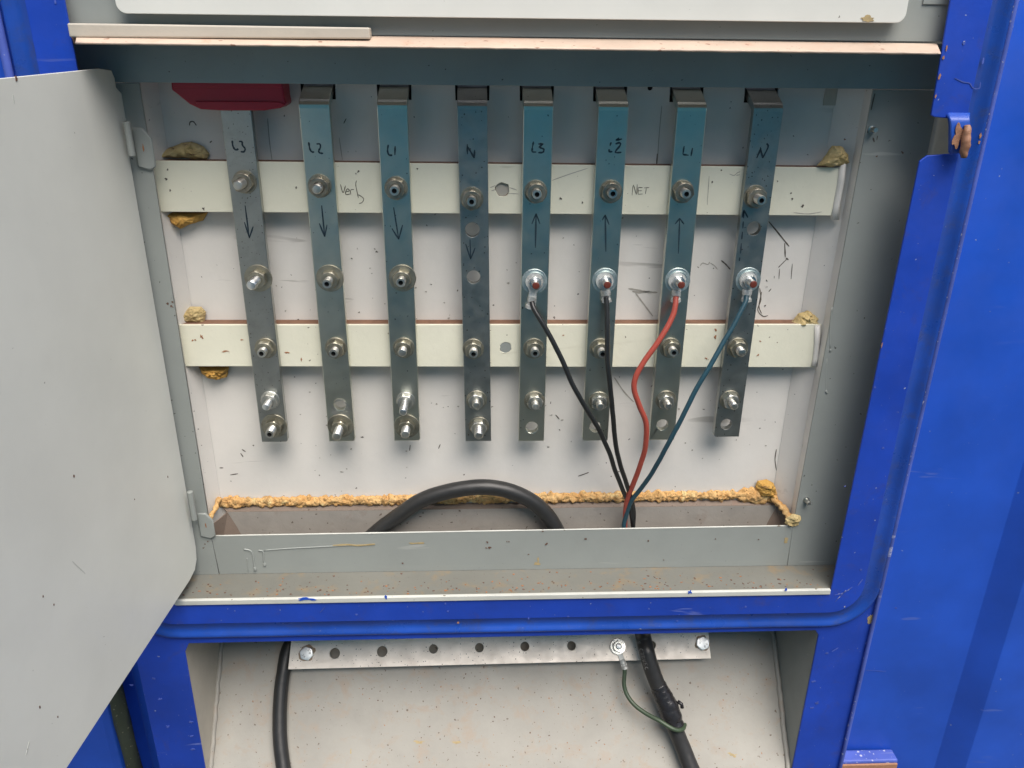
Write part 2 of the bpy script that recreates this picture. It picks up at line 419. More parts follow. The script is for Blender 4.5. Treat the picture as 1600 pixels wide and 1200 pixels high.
# posts that run on below the opening, and the outer rims
bm = bmesh.new()
yb = YB+.0045
slab(bm, [(x, yb, z) for x, z in [(.5020, zb), (.5790, zb), (.5790, zt), (.545, zt), (.545, Z(-.72)), (.500, Z(-.765)), (-.405, Z(-.765)), (-.455, Z(-.70)), (-.455, zt), (-.4985, zt), (-.5015, zb), (-.4345, zb), (-.4290, Z(-.812)), (-.4215, Z(-.7965)), (.4960, Z(-.7940)), (.5020, Z(-.803))]], (0, .003, 0))
part('frame_post', bm, M['blue_worn'], con, bevel=.0012)
bm = bmesh.new(); tube(bm, [Vector((.5790, YB+.0005, Z(v))) for v in (.55, .2, -.1, -.4, -.7, -1.0, -1.36)], .0028, 10)
part('edge_rim', bm, M['blue_edge'], con, smooth=True)
bm = bmesh.new(); tube(bm, [Vector((-.4975, yb-.004, Z(v))) for v in (.55, .2, -.1, -.4, -.66)], .0045, 10, lump=.001)
part('edge_rim', bm, M['blue_edge'], con, smooth=True)
# corrugated side sheets
def corr(profile, name):
    bm_ = bmesh.new(); pr = [Vector((x, y, 0)) for x, y in profile]; v0 = [bm_.verts.new((p.x, p.y, zb)) for p in pr]; v1 = [bm_.verts.new((p.x, p.y, zt)) for p in pr]
    for i in range(len(pr)-1): bm_.faces.new([v0[i], v0[i+1], v1[i+1], v1[i]])
    bmesh.ops.recalc_face_normals(bm_, faces=bm_.faces[:])
    o = part(name, bm_, M['blue'], con); s = o.modifiers.new('thick', 'SOLIDIFY'); s.thickness = .003
    b = o.modifiers.new('bevel', 'BEVEL'); b.width = .012; b.segments = 6; b.limit_method = 'ANGLE'; b.angle_limit = R(25)
    for p in o.data.polygons: p.use_smooth = True
    return o
prf = [(.5775, yb+.003), (.5775, .985), (.773, .980)]
x = .773
for k in range(3): prf += [(x+.034, .955), (x+.13, .955), (x+.164, .985), (x+.29, .985)]; x += .29
corr(prf, 'corrugated_sheet')
prf = [(-.4975, yb+.003), (-.503, 1.03), (-.562, 1.03), (-.590, .990)]
x = -.60
for k in range(3): prf += [(x, .985), (x-.16, .985), (x-.19, .945), (x-.29, .945), (x-.32, .985)]; x -= .34
corr(prf, 'corrugated_sheet')
bm = bmesh.new(); tube(bm, [Vector((-.572+.002*math.sin(v*9), .992, Z(v))) for v in [(-.2-i*.04) for i in range(30)]], .012, 12, lump=.004)
part('rubber_seal', bm, M['rubber'], con, smooth=True)
# little ledge at the foot of the right sheet
a = at(1318, 1190, .955)
bm = bmesh.new(); box(bm, (.585, .955, zb), (.690, .979, a.z))
part('foot_rail', bm, M['blue_edge'], con, bevel=.003)
bm = bmesh.new(); box(bm, (.586, .951, zb), (.688, .9545, a.z-.004)); part('foot_rail_face', bm, M['pink'], con, bevel=.002)
# notch latch, a folded tab with the paint rubbed off
lt = bmesh.new()
pts = [at(1500, 176, YB-.001), at(1500, 184, YB-.010), at(1501, 196, YB-.013), at(1500, 212, YB-.014), at(1499, 228, YB-.013), at(1498, 240, YB-.010)]
pts = catmull(pts, 5)
L = []
for i, p in enumerate(pts):
    w = .0125 - .003*i/len(pts); L.append([lt.verts.new(p+Vector((sx*w, oy, 0))) for sx, oy in ((-1, 0), (1, 0), (1, .006), (-1, .006))])
for a_, b_ in zip(L, L[1:]):
    for k in range(4): lt.faces.new([a_[k], a_[(k+1) % 4], b_[(k+1) % 4], b_[k]])
lt.faces.new(L[0][::-1]); lt.faces.new(L[-1]); bmesh.ops.recalc_face_normals(lt, faces=lt.faces[:])
lo = part('latch_tab', lt, M['blue_bead'], con, smooth='angle', bevel=.0025, label='folded latch tab with paint worn to bare rusty metal')
bm = bmesh.new(); tube(bm, catmull([at(1511, 196, YB-.015), at(1510, 212, YB-.018), at(1508, 230, YB-.019), at(1506, 246, YB-.018)], 6), lambda t: .0032*(.45+1.1*math.sin(math.pi*min(1, .12+t*.75))**.7), 14, lump=.0014)
part('worn_edge', bm, M['worn'], lo, smooth=True)
bm = bmesh.new(); blotch(bm, at(1496, 212, YB-.0146), .0055, .011, rough=.45, h=.0006, n=40)
part('worn_patch', bm, M['worn'], lo)
# chips, scuffs and scratches in the blue paint
bm = bmesh.new()
for x, y, rx, rz, Y in ((1360, 967, .004, .0085, yb), ): blotch(bm, at(x, y, Y), rx, rz)
part('paint_chip', bm, M['tan'], con)
bm = bmesh.new()
for x, y, rx, rz, Y in ((1466, 1178, .010, .017, .9790), (1452, 1196, .006, .008, .979)): blotch(bm, at(x, y, Y), rx, rz, h=.0012)
part('paint_chip', bm, M['rust_dark'], con)
bm = bmesh.new()
for x, y, rx, rz in ((1532, 212, .0012, .003), (1530, 222, .0010, .002), (1468, 120, .0012, .003), (1462, 150, .001, .002), (1378, 539, .0008, .003), (716, 973, .0015, .0015), (1479, 75, .0009, .003), (115, 55, .0024, .0075), (1474, 90, .001, .002)):
    if rx: blotch(bm, at(x, y, YB-.0006), rx, rz, h=.0003)
part('paint_chip', bm, M['pink'], con)
bm = bmesh.new()
for l, w in (([(1492, 122), (1505, 128), (1515, 130), (1520, 137), (1530, 138), (1532, 128)], .0011), ([(1506, 64), (1506, 70)], .003), ([(1537, 90), (1535, 100)], .002), ([(1332, 917), (1318, 926), (1304, 930)], .0016), ([(1322, 922), (1305, 940)], .0012),
             ([(1348, 905), (1340, 915)], .0015), ([(86, 0), (87, 6)], .0018), ([(1310, 1012), (1300, 1018)], .0014), ([(500, 957), (508, 948)], .0009)):
    ribbon(bm, catmull([at(x, y, YB-.0003) for x, y in l], 4), w, FRONT)
for x, y in [(1367, 605), (1380, 700), (1345, 890), (1320, 760), (700, 955), (557, 960), (696, 943), (1058, 970), (826, 966), (1320, 948), (1369, 947), (888, 963), (1165, 948)]:
    blotch(bm, at(x, y, YB-.0002), .0013, .0013, h=.0004, rough=.6)
for x, y in [(1272, 1064), (1268, 1106), (1276, 1098), (1310, 975), (262, 1135), (300, 1150), (302, 1170), (298, 1128), (206, 1070), (250, 1092), (240, 1060), (1292, 1020), (1355, 1005)]:
    blotch(bm, at(x, y, yb-.0002), .0024, .0018, h=.0004, rough=.8)
ribbon(bm, catmull([at(x, y, .979) for x, y in [(1352, 1047), (1384, 1049)]], 4), .0008, FRONT)
ribbon(bm, catmull([at(x, y, .981) for x, y in [(1516, 619), (1545, 620), (1578, 620)]], 4), .0008, FRONT)
ribbon(bm, catmull([at(x, y, .981) for x, y in [(1455, 884), (1470, 892)]], 4), .0008, FRONT)
for x, y in [(1512, 755), (1521, 770), (1486, 820), (1475, 733), (1540, 605), (1400, 950), (1445, 985), (1495, 985)]: blotch(bm, at(x, y, .981), .0014, .0014, h=.0004, rough=.7)
part('paint_scratch', bm, M['blue_edge'], con)

# ================================================================== CABINET
cab = thing('electrical_cabinet', (0, 1.0, Z(-.72)), 'open grey steel connection cabinet with white inside, recessed in blue container', 'cabinet')
X0b, X1b = -.3815, .4410
XBatL, XBatR = -.3930, .4625
zfl = Z(-.6266)
# back panel with eight slots for the bars
BX = [-.3020, -.2105, -.1193, -.0250, .0535, .1432, .2377, .3304]; BW = .0357
slots = []
for i, bx in enumerate(BX):
    c = (bx+BW/2)*1.0
    slots.append([(c-.0205, Z(-.0600)), (c+.0205, Z(-.0600)), (c+.021, Z(-.0425)), (c-.021, Z(-.0425))])
h = circle(at(1016, 137, YW).x, at(1016, 137, YW).z, .0035, 8)
slots.append(h)
part('back_panel', plateY([(-.42, Z(-.66)), (.48, Z(-.66)), (.48, Z(.3)), (-.42, Z(.3))], YW, YW+.003, slots), M['white'], cab)
bm = bmesh.new(); box(bm, (-.42, YW+.02, Z(-.12)), (.48, YW+.022, Z(0))); part('slot_shade_sheet', bm, M['hollow'], cab)  # black sheet behind the slots, their inner shade given as colour
def wallq(prof, z0, z1, name, mat):
    bm_ = bmesh.new(); v0 = [bm_.verts.new((x, y, z0)) for x, y in prof]; v1 = [bm_.verts.new((x, y, z1)) for x, y in prof]
    for i in range(len(prof)-1): bm_.faces.new([v0[i], v0[i+1], v1[i+1], v1[i]])
    bmesh.ops.recalc_face_normals(bm_, faces=bm_.faces[:])
    return part(name, bm_, mat, cab)
wallq([(XL, YF+.002), (-.3932, YBAT+.001), (X0b, YW-.0005)], Z(-.66), Z(.3), 'side_panel', M['white'])
bm = bmesh.new()
rows = [[bm.verts.new((x, y, Z(z))) for x, y in ((xf, YF+.002), (max(xf, XBatR)+.0005, YBAT+.001), (X1b, YW-.0005))] for z, xf in ((-.66, .4602), (-.30, .4640), (-.03, .4670), (.3, .4670))]
for a_, b_ in zip(rows, rows[1:]):
    for k in range(2): bm.faces.new([a_[k], a_[k+1], b_[k+1], b_[k]])
part('side_panel', bm, M['white'], cab)
# flanges on plane YF
ztl = at(700, 133, YF).z; zsill = Z(-.6510); zled = Z(-.7166)
part('side_flange', plateY([(-.50, zled), (-.392+.0075, zled), (-.3868, zsill), (-.3861, ztl-.001), (-.50, ztl-.001)], YF-.0005, YF+.002), M['grey'], cab, bevel=.0005)
part('side_flange', plateY([(.4605+.0015, zled), (.548, zled), (.548, ztl-.001), (.4668, ztl-.001), (.4637, Z(-.30)), (.4600, zsill)], YF-.0005, YF+.002), M['grey'], cab, bevel=.0005)
tl, tr_ = at(330, 838, YF), at(1240, 822, YF)
part('sill', plateY([(-.3835, zled), (.4615, zled), (.4602, tr_.z), (tl.x, tl.z)], YF, YF+.002), M['grey'], cab, bevel=.0006)
bm = bmesh.new()
xs = [tl.x + .004 + i*(tr_.x-tl.x-.008)/60 for i in range(61)]
lip_r = .0011
tube(bm, [Vector((x, YF+.0008, tl.z + (tr_.z-tl.z)*(x-tl.x)/(tr_.x-tl.x) + .0002)) for x in xs], lambda t: .0012 + .0004*noise.noise(Vector((t*80, 0, 0))), 8)
part('sill_edge', bm, M['lipw'], cab, smooth=True)
part('lintel', plateY([(-.50, ztl), (.552, ztl), (.552, Z(.009)), (-.50, Z(.009))], YF-.001, YF+.0015), M['lintel'], cab, bevel=.0005)
# ledge under the sill and its pale lip
bm = bmesh.new(); slab(bm, [(-.4292, YB+.003, zled), (.552, YB+.003, zled), (.552, YF+.001, zled), (-.50, YF+.001, zled), (-.50, YF-.03, zled)], (0, 0, -.002))
part('ledge', bm, M['ledge'], cab)
lip = plateY(rounded(-.4292, Z(-.7240), at(1298, 918, YB).x, zled+.0008, .004, 4, (1, 0, 0, 1)), YB+.0005-.003, YB+.0030)
part('ledge_lip', lip, M['lipw'], cab, bevel=.0012)
bm = bmesh.new()
for x, y, rx, rz in ((476, 936, .011, .0022), (603, 933, .0018, .0035), (1078, 925, .0028, .0028), (1228, 921, .0016, .003), (490, 937, .004, .001)): blotch(bm, at(x, y, YB-.0030), rx, rz, rough=.5)
part('blue_paint_spot', bm, M['blue'], cab)
# outer return walls of the recess
bm = bmesh.new(); box(bm, (.553, YB+.010, zled), (.555, YF+.03, Z(.3))); box(bm, (-.497, YB+.010, zled), (-.495, YF+.03, Z(.3)))
part('recess_side', bm, M['strip'], cab)
# recessed channel behind the sill where the cables come up
bm = bmesh.new(); slab(bm, [(-.3815, YW-.0005, zfl), (-.372, 1.0245, Z(-.6315)), (.4500, 1.0245, Z(-.6315)), (.4405, YW-.0005, zfl)], (0, 0, -.002))
part('channel_rim', bm, M['brown'], cab)
bm = bmesh.new(); slab(bm, [(-.372, 1.0243, Z(-.632)), (.4500, 1.0243, Z(-.632)), (.4560, 1.0200, Z(-.730)), (-.378, 1.0200, Z(-.730))], (0, .002, 0))
part('channel_face', bm, M['channel'], cab)
bm = bmesh.new()
slab(bm, [(-.3925, .994, Z(-.640)), (-.372, 1.0235, Z(-.632)), (-.330, 1.0225, Z(-.730)), (-.3925, .994, Z(-.730))], (.0015, 0, 0))
slab(bm, [(.4675, .994, Z(-.640)), (.4480, 1.0235, Z(-.632)), (.4100, 1.0225, Z(-.730)), (.4675, .994, Z(-.730))], (-.0015, 0, 0))
part('channel_end', bm, M['brown'], cab)
# drip plate over the lintel
bm = bmesh.new()
slab(bm, [(-.4105, .905, Z(.0005)), (.4935, .905, Z(-.0008)), (.5080, .944, Z(.0088)), (-.4245, .944, Z(.0105)),], (0, 0, -.0012))
slab(bm, [(-.450, .9445, Z(.0092)), (.511, .9445, Z(.0074)), (.511, YF-.0015, Z(.0074)), (-.450, YF-.0015, Z(.0092)),], (0, 0, -.0012))
bmesh.ops.recalc_face_normals(bm, faces=bm.faces[:])
part('drip_plate', bm, M['drip'], cab, bevel=.0003)
bm = bmesh.new(); tube(bm, [Vector((x/100, .9045, Z(.0000-.0012*(x+45)/95 + .0004*noise.noise(Vector((x*.7, 0, 0)))))) for x in range(-41, 50)], lambda t: .0013+(.0010*abs(noise.noise(Vector((t*60, 3, 0)))) if t > .68 else 0), 8)
part('plate_edge', bm, M['drip'], cab, smooth=True)
# upper frame and upper cover door
bm = bmesh.new(); box(bm, (-.455, .948, Z(.0110)), (.552, .951, Z(.55))); part('upper_frame', bm, M['grey'], cab)
bm = bmesh.new(); box(bm, (.485, .9462, Z(.048)), (.552, .9478, Z(.55))); part('upper_frame_plate', bm, M['grey'], cab, bevel=.0004)
c0, c1 = at(183, 21, .934), at(1414, 34, .934)
pl = rounded(c0.x, (c0.z), c1.x, Z(.50), .010, 6)
ud = part('upper_door', plateY(pl, .934, .936), M['door'], cab, bevel=.0006, label='pale grey rounded door above the opening, only its lower edge seen')
bm = bmesh.new(); blotch(bm, at(1356, 29, .9338), .0075, .003, rough=.5); part('rust_stain', bm, M['tan'], ud)
bm = bmesh.new()
box(bm, (c0.x+.004, .9362, c0.z+.006), (c0.x+.0055, .947, Z(.49))); box(bm, (c1.x-.0055, .9362, c0.z+.006), (c1.x-.004, .947, Z(.49)))
part('door_return', bm, M['door'], ud)
# the big open door on the left
D0 = Vector((-.4085, .9800, 0)); dd = Vector((-.074, -1, 0)).normalized(); dn_ = Vector((-dd.y, dd.x, 0)); dn_ = dn_ if dn_.x > 0 else -dn_
W = .90
def dp(u, z): p = D0 + dd*u; return Vector((p.x, p.y, Z(z)))
zt0, zb0 = -.0250, -.682
tilt = -.024
dl = [dp(0.004, -.028), dp(.0, -.036), dp(.0, -.046), dp(-.010, -.053), dp(-.0125, -.075), dp(-.0125, -.083), dp(-.0035, -.083)]
dl += [dp(-.0035, -.13), dp(-.0050, -.30), dp(-.0050, -.50), dp(-.0045, -.62), dp(-.0040, -.665), dp(0, -.683), dp(.010, -.694), dp(.030, -.6975)]
dl += [dp(.40, -.6995), dp(W, -.711), dp(W, zt0+tilt*W), dp(.2, -.0305), dp(.03, -.0255)]
bm = bmesh.new(); slab(bm, dl, -dn_*.0018)
dr = part('cabinet_door', bm, M['door'], cab, bevel=.0006, label='large pale grey sheet steel door swung wide open at left')
bm = bmesh.new()
slab(bm, [dp(.010, -.6955)-dn_*.002, dp(.40, -.7000)-dn_*.002, dp(W, -.7115)-dn_*.002, dp(W, -.7115)-dn_*.016, dp(.4, -.7000)-dn_*.016, dp(.010, -.6955)-dn_*.016], (0, 0, .0012))
slab(bm, [dp(.20, -.0312)-dn_*.002, dp(W, zt0+tilt*W-.0006)-dn_*.002, dp(W, zt0+tilt*W-.0006)-dn_*.016, dp(.2, -.0312)-dn_*.016], (0, 0, -.0012))
part('door_fold', bm, M['door'], dr)
bm = bmesh.new()
for a_, b_ in (((72, 1), (0, 0)),): pass
def dpx(x, y):       # photo pixel -> point on the door face
    a, b = ray(x, y); k = dd.x/dd.y; Y = (D0.x - D0.y*k)/(a-k); return Vector((a*Y, Y, 1.5+b*Y))
for l, w in (([(46, 1158), (43, 1170), (41, 1180)], .0014), ([(113, 877), (120, 884), (133, 896)], .0010), ([(20, 148), (22, 162)], .0012)):
    ribbon(bm, catmull([dpx(*p) for p in l], 4), w, dn_)
part('scratch', bm, M['lipw'], dr)
bm = bmesh.new()
for x, y, r_ in ((115, 744, .0014), (62, 1105, .0012), (262, 745, .001), (67, 932, .001), (84, 945, .001), (25, 123, .002), (90, 1120, .0008), (210, 780, .0008)):
    c = dpx(x, y); ring = [c + dn_*.0004 + dd*(r_*math.cos(k)*random.uniform(.6, 1.2)) + Vector((0, 0, r_*1.5*math.sin(k)*random.uniform(.6, 1.2))) for k in [i*.785 for i in range(8)]]
    slab(bm, ring, -dn_*.0003)
part('speck', bm, M['rust_dark'], dr)
# hinges
for (xa, ya, xb, yb_, xc, yc, xd, yd) in ((198, 190, 208, 244, 222, 200, 232, 262), (296, 768, 306, 812, 304, 806, 314, 842)):
    bm = bmesh.new()
    p, q = at(xa, ya, .972), at(xb, yb_, .972); x_ = (p.x+q.x)/2
    tube(bm, [Vector((x_-.0005, .972, p.z)), Vector((x_-.0005, .972, (p.z+q.z)/2)), Vector((x_-.0005, .972, q.z))], .0040, 16)
    hg = part('hinge', bm, M['grey'], cab, smooth='angle', bevel=.0008)
    bm = bmesh.new(); p, q = at(xc, yc, .980), at(xd, yd, .980)
    slab(bm, [(x_-.002, .9855, p.z), (x_-.002, .9855, q.z), (x_+.012, .9855, q.z-.004), (x_+.019, .9855, q.z), (x_+.019, .9855, p.z-.012), (x_+.010, .9855, p.z)], (0, .0037, 0))
    part('hinge_leaf', bm, M['grey'], hg, smooth='angle', bevel=.0016)
    bm = bmesh.new(); blotch(bm, Vector((x_+.0083, .9853, (p.z+q.z)/2)), .0008, .004); part('rust_spot', bm, M['rusty'], hg)
# seams of the flanges
def seam(l, Y, w=.0009, mat='stain', nm='seam'):
    bm_ = bmesh.new(); ribbon(bm_, [at(x, y, Y) for x, y in l], w, FRONT, h=.0002, taper=False); return part(nm, bm_, M[mat], cab)
# screws in the right flange
bmS = bmesh.new(); lathe(bmS, [(.0046, 0), (.0046, .001), (.0033, .0012)] + [(r_, .0013+.001*i) for i in range(9) for r_ in ((.0034 if i % 2 else .0031),)] + [(.0026, .011)], 18)
s0 = part('screw', bmS, M['zinc'], cab, origin=(0, 0, 0), smooth='angle'); meS = s0.data; bpy.data.objects.remove(s0)
for x, y in ((1362, 202), (1260, 781)): share('screw', meS, cab, at(x, y, YF-.0008))
# dark bleed and marks round the screws, drips of paint, rust on the sill
bm = bmesh.new()
for l, w in (([(1364, 215), (1366, 222)], .0018), ([(1371, 212), (1370, 219)], .001), ([(1358, 198), (1355, 208)], .0012), ([(1367, 146), (1364, 158), (1361, 172)], .0016)): ribbon(bm, catmull([at(x, y, YF-.0006) for x, y in l], 3), w, FRONT)
part('dark_mark', bm, M['stain'], cab)
def drip_lines(Y, L, name, mat):
    bm_ = bmesh.new()
    for l, w in L: tube(bm_, catmull([at(x, y, Y) for x, y in l], 5), w, 8)
    return part(name, bm_, M[mat], cab, smooth=True)
drip_lines(YF-.0002, (([(381, 858), (392, 861), (396, 872), (398, 888)], .0012), ([(404, 860), (411, 862), (412, 875), (414, 882)], .0012), ([(412, 860), (450, 857), (490, 855), (545, 852)], .0009), ([(398, 886), (399, 891)], .0021), ([(413, 880), (414, 884)], .0019),
           ([(386, 872), (387, 886), (388, 893)], .0006), ([(1300, 480), (1297, 510), (1297, 545)], .0009), ([(1297, 545), (1297, 549)], .0017), ([(1292, 560), (1290, 600), (1291, 611)], .0006), ([(1290, 610), (1292, 614)], .0017)), 'paint_run', 'grey')
bm = bmesh.new(); ribbon(bm, catmull([at(x, y, YF-.0004) for x, y in [(520, 852), (545, 851), (560, 852), (586, 850)]], 4), .0025, FRONT, h=.0006)
part('peeled_paint', bm, M['tan'], cab)
bm = bmesh.new()
for x, y, rx, rz in ((650, 849, .010, .0018), (840, 881, .0034, .0028), (841, 874, .0012, .005), (566, 926, .0, .0), (1228, 845, .004, .004)):
    if rx: blotch(bm, at(x, y, YF-.0003), rx, rz, rough=.6, h=.0002)
part('rust_stain', bm, M['tan'], cab)
bm = bmesh.new()
for x, y, r_ in ((761, 847, .0014), (765, 856, .0017), (760, 856, .0012), (854, 850, .0017), (848, 830, .0011), (915, 842, .0014), (1013, 845, .0014), (1118, 842, .0011), (629, 880, .0014), (368, 736, 0), (1320, 218, .001), (1370, 244, .001), (1410, 238, .0013), (795, 846, .0009), (792, 846, .0007), (826, 866, .0010), (1037, 875, .0008), (1185, 843, .0009), (300, 855, .0012), (320, 850, .0012), (325, 846, .0010), (318, 856, .0012), (268, 478, .0018), (270, 472, .0014), (262, 474, .0014)):
    if r_: blotch(bm, at(x, y, YF-.0005), r_, r_, h=.0003, rough=.8, n=10)
part('speck', bm, M['rust_dark'], cab)
# rust grit lying along the ledge
bm = bmesh.new(); g = bmesh.new()
for k in range(340):
    x = random.uniform(-.42, .50)
    dens = .35 + .65*max(0, noise.noise(Vector((x*9, 1, 0)))+.35)
    if random.random() > dens: continue
    yy = YB + .006 + abs(random.gauss(0, .018)); rad = random.uniform(.0005, .0013)
    if yy > YF-.003: continue
    blotch(bm if random.random() < .5 else g, Vector((x, yy, zled)), rad*1.3, rad, nrm=Vector((0, 0, 1)), n=7, rough=.9, h=.0006)
part('rust_grit', bm, M['rusty'], cab); part('rust_grit', g, M['rust_dark'], cab)

# scratches and marks on the white inside
def wl_(lines, w, mat, Y=YW): return strokes('scratch', lines, Y-.0001, w, M[mat], cab)
wl_([[(982, 451), (995, 453), (1010, 456), (1027, 457)], [(988, 455), (1000, 457), (1015, 455)]], .0026, 'stain_shade_l')
wl_([[(993, 458), (1005, 474), (1020, 494)], [(960, 590), (975, 612), (990, 628)]], .0020, 'stain_shade_l')
wl_([[(1201, 346), (1216, 364), (1233, 385)], [(1226, 380), (1227, 402)], [(1228, 403), (1232, 406)], [(1127, 407), (1134, 413), (1141, 421)]], .0017, 'stain')
wl_([[(1094, 415), (1098, 411), (1106, 413), (1109, 409)], [(1110, 411), (1116, 415), (1121, 421)]], .0013, 'stain_shade_l')
wl_([[(1230, 404), (1222, 412), (1216, 418)], [(1218, 420), (1217, 436)], [(1238, 412), (1236, 436)], [(1199, 440), (1197, 437)], [(1187, 450), (1189, 468), (1184, 484), (1192, 494), (1200, 493)], [(1190, 456), (1186, 478), (1190, 490)], [(1201, 456), (1205, 451)]], .0011, 'stain')
wl_([[(293, 235), (290, 240)]], .0009, 'stain')
wl_([[(296, 196), (297, 191), (302, 190), (307, 196)], [(328, 223), (331, 220)], [(537, 193), (541, 185)]], .0013, 'stain')
wl_([[(1213, 735), (1211, 718), (1213, 702)], [(1230, 747), (1235, 760), (1234, 770)]], .0014, 'stain')
wl_([[(641, 695), (640, 704)], [(685, 701), (688, 694)], [(376, 708), (380, 714)], [(378, 702), (384, 706)], [(360, 742), (372, 740)], [(343, 731), (349, 731)], [(903, 744), (912, 741), (920, 738)], [(868, 648), (874, 655)], [(1017, 604), (1022, 600)]], .0014, 'stain')
wl_([[(418, 185), (421, 220), (425, 250)], [(530, 215), (535, 250)], [(1034, 165), (1030, 210), (1027, 255)]], .0010, 'stain_shade_l')
wl_([[(1027, 240), (1026, 256)]], .0014, 'stain')
wl_([[(286, 505), (330, 506), (372, 508)], [(436, 508), (500, 509)]], .0012, 'stain_shade_l')
bm = bmesh.new(); dk = bmesh.new()
for k in range(95):      # clustered dirt spots on the back wall
    cx, cy = random.choice([(455, 475), (560, 480), (690, 480), (450, 640), (700, 640), (880, 655), (980, 740), (520, 720), (640, 720), (1090, 730), (1180, 690), (590, 400), (800, 420), (910, 370), (1240, 450), (1120, 640)])
    x, y = random.gauss(cx, 28), random.gauss(cy, 22)
    if not (350 < x < 1205 and 345 < y < 750) or 500 < y < 590: continue
    r_ = random.uniform(.0005, .0013); blotch(dk if random.random() < .35 else bm, at(x, y, YW-.0002), r_*random.uniform(.8, 1.8), r_, n=8, rough=.9, h=.0003)
part('speck', bm, M['stain_shade_l'], cab); part('speck', dk, M['stain'], cab)
bm = bmesh.new(); c = at(1298, 150, YW-.002); box(bm, (c.x-.0075, YW-.0022, c.z-.011), (c.x+.0075, YW-.0002, c.z+.012)); part('glue_patch', bm, M['strip'], cab)

# lower compartment
sl = [on_slope(345, 1000), on_slope(1207, 980)]
bm = bmesh.new()
top = Vector((0, 1.12, 1.5 + PZ + .04*PS)); bot = Vector((0, .9395, 1.5 + PZ - .1405*PS)); low = Vector((0, .800, 1.5+PZ-.28*PS))
slab(bm, [(-.434, top.y, top.z), (-.434, bot.y, bot.z), (.502, bot.y, bot.z), (.497, top.y, top.z)], -SN*.002)
part('sloped_plate', bm, M['slope'], cab)
bm = bmesh.new(); slab(bm, [(-.434, .9405, bot.z-.003), (.502, .9405, bot.z-.003), (.502, .9405, zb), (-.434, .9405, zb)], (0, .002, 0)); part('lower_front', bm, M['slope'], cab)
bm = bmesh.new(); slab(bm, [(-.4342, YB+.0080, Z(-.795)), (-.4342, 1.125, Z(-.78)), (-.4342, 1.125, zb), (-.4342, YB+.0080, zb)], (-.002, 0, 0)); part('lower_side', bm, M['strip'], cab)
bm = bmesh.new(); slab(bm, [(.5022, YB+.0080, Z(-.793)), (.5022, 1.125, Z(-.78)), (.5022, 1.125, zb), (.5022, YB+.0080, zb)], (.002, 0, 0)); part('lower_side', bm, M['grey'], cab)
bm = bmesh.new(); box(bm, (-.434, 1.121, Z(-.90)), (.502, 1.123, Z(-.60))); box(bm, (-.46, YF+.05, Z(-.735)), (.50, YF+.13, Z(-.733))); part('lower_back', bm, M['channel'], cab)
# weld fillets at the edges of the plate
bm = bmesh.new()
for xx in (-.4325, .4985):
    tube(bm, [Vector((xx + .0012*noise.noise(Vector((t*3, xx, 0))), top.y + (bot.y-top.y)*t/40, top.z + (bot.z-top.z)*t/40)) + SN*.001 for t in range(41)], .0042, 8, lump=.0012)
part('weld_bead', bm, M['slope'], cab, smooth=True)
bm = bmesh.new(); g = bmesh.new()
for k in range(230):
    x, y = random.uniform(350, 1235), random.uniform(1050, 1200)
    if random.random() < .5: x = random.gauss(random.choice([960, 870, 700, 1150, 620]), 45)
    if not 350 < x < 1225: continue
    r_ = random.uniform(.0004, .0010); blotch(bm if random.random() < .6 else g, on_slope(x, y), r_, r_*1.2, nrm=SN, n=7, rough=.8, h=.0003)
part('speck', bm, M['rust_dark'], cab); part('speck', g, M['rusty'], cab)
bm = bmesh.new()
for x, y, rx, rz in ((655, 1159, .008, .0018), (717, 1160, .010, .0018), (1146, 1180, .006, .0022), (1140, 1177, .003, .001), (548, 1175, .0008, .003)): blotch(bm, on_slope(x, y), rx, rz, nrm=SN, rough=.9, h=.0003)
part('rust_stain', bm, M['tan'], cab)

# loose strip lying on the drip plate
bm = bmesh.new(); a, b = at(104, 36, .922), at(577, 43, .922); a2 = at(104, 62, .922)
slab(bm, [(a.x, .922, Z(.0052)), (b.x, .922, Z(.0068)), (b.x, .922, b.z), (a.x, .922, a.z)], (0, .018, 0))
st = part('trim_strip', bm, M['strip'], bevel=.0016)
tag(st, 'beige painted square strip lying on the drip plate above the opening', 'strip')

# ================================================================== BATTENS
def batten(tlx, tly, blx, bly, trx, try_, brx, bry, label, hole, holemat):
    zt_, zb_ = (at(tlx, tly, YBAT).z+at(trx, try_, YBAT).z)/2, (at(blx, bly, YBAT).z+at(brx, bry, YBAT).z)/2
    x0, x1 = XBatL, at((trx+brx)/2, (try_+bry)/2, YBAT).x
    z0l, z0r, z1l, z1r = at(blx, bly, YBAT).z, at(brx, bry, YBAT).z, at(tlx, tly, YBAT).z, at(trx, try_, YBAT).z
    t = thing('batten', ((x0+x1)/2, 1.02, (zt_+zb_)/2), label, 'batten', 'cream battens carrying the busbars')
    hc = at(*hole[:2], YBAT); hz = circle(hc.x, hc.z, hole[2], 18, .10)
    part('face_board', plateY([(x0, z0l), (x1, z0r), (x1, z1r), (x0, z1l)], YBAT, YBAT+.004, [hz]), M['cream'], t, bevel=.0007)
    bm = bmesh.new(); slab(bm, [(x0, YBAT+.0042, z0l+.0005), (x1, YBAT+.0042, z0r+.0005), (x1, YBAT+.0042, z1r-.0006), (x0, YBAT+.0042, z1l-.0006)], (0, YW-YBAT-.0045, 0))
    part('core', bm, plain('brown_batten_core', (.20, .105, .065), .85, .4, .4, 200), t)
    bm = bmesh.new(); slab(bm, [(x, YBAT+(.0035 if holemat == 'stain_shade_l' else .0005), z) for x, z in circle(hc.x, hc.z, hole[2]*.98, 18)], (0, .0005, 0)); part('hole_disc', bm, M[holemat], t)  # upper hole's shade is coloured into this disc; lower disc is a washer
    return t
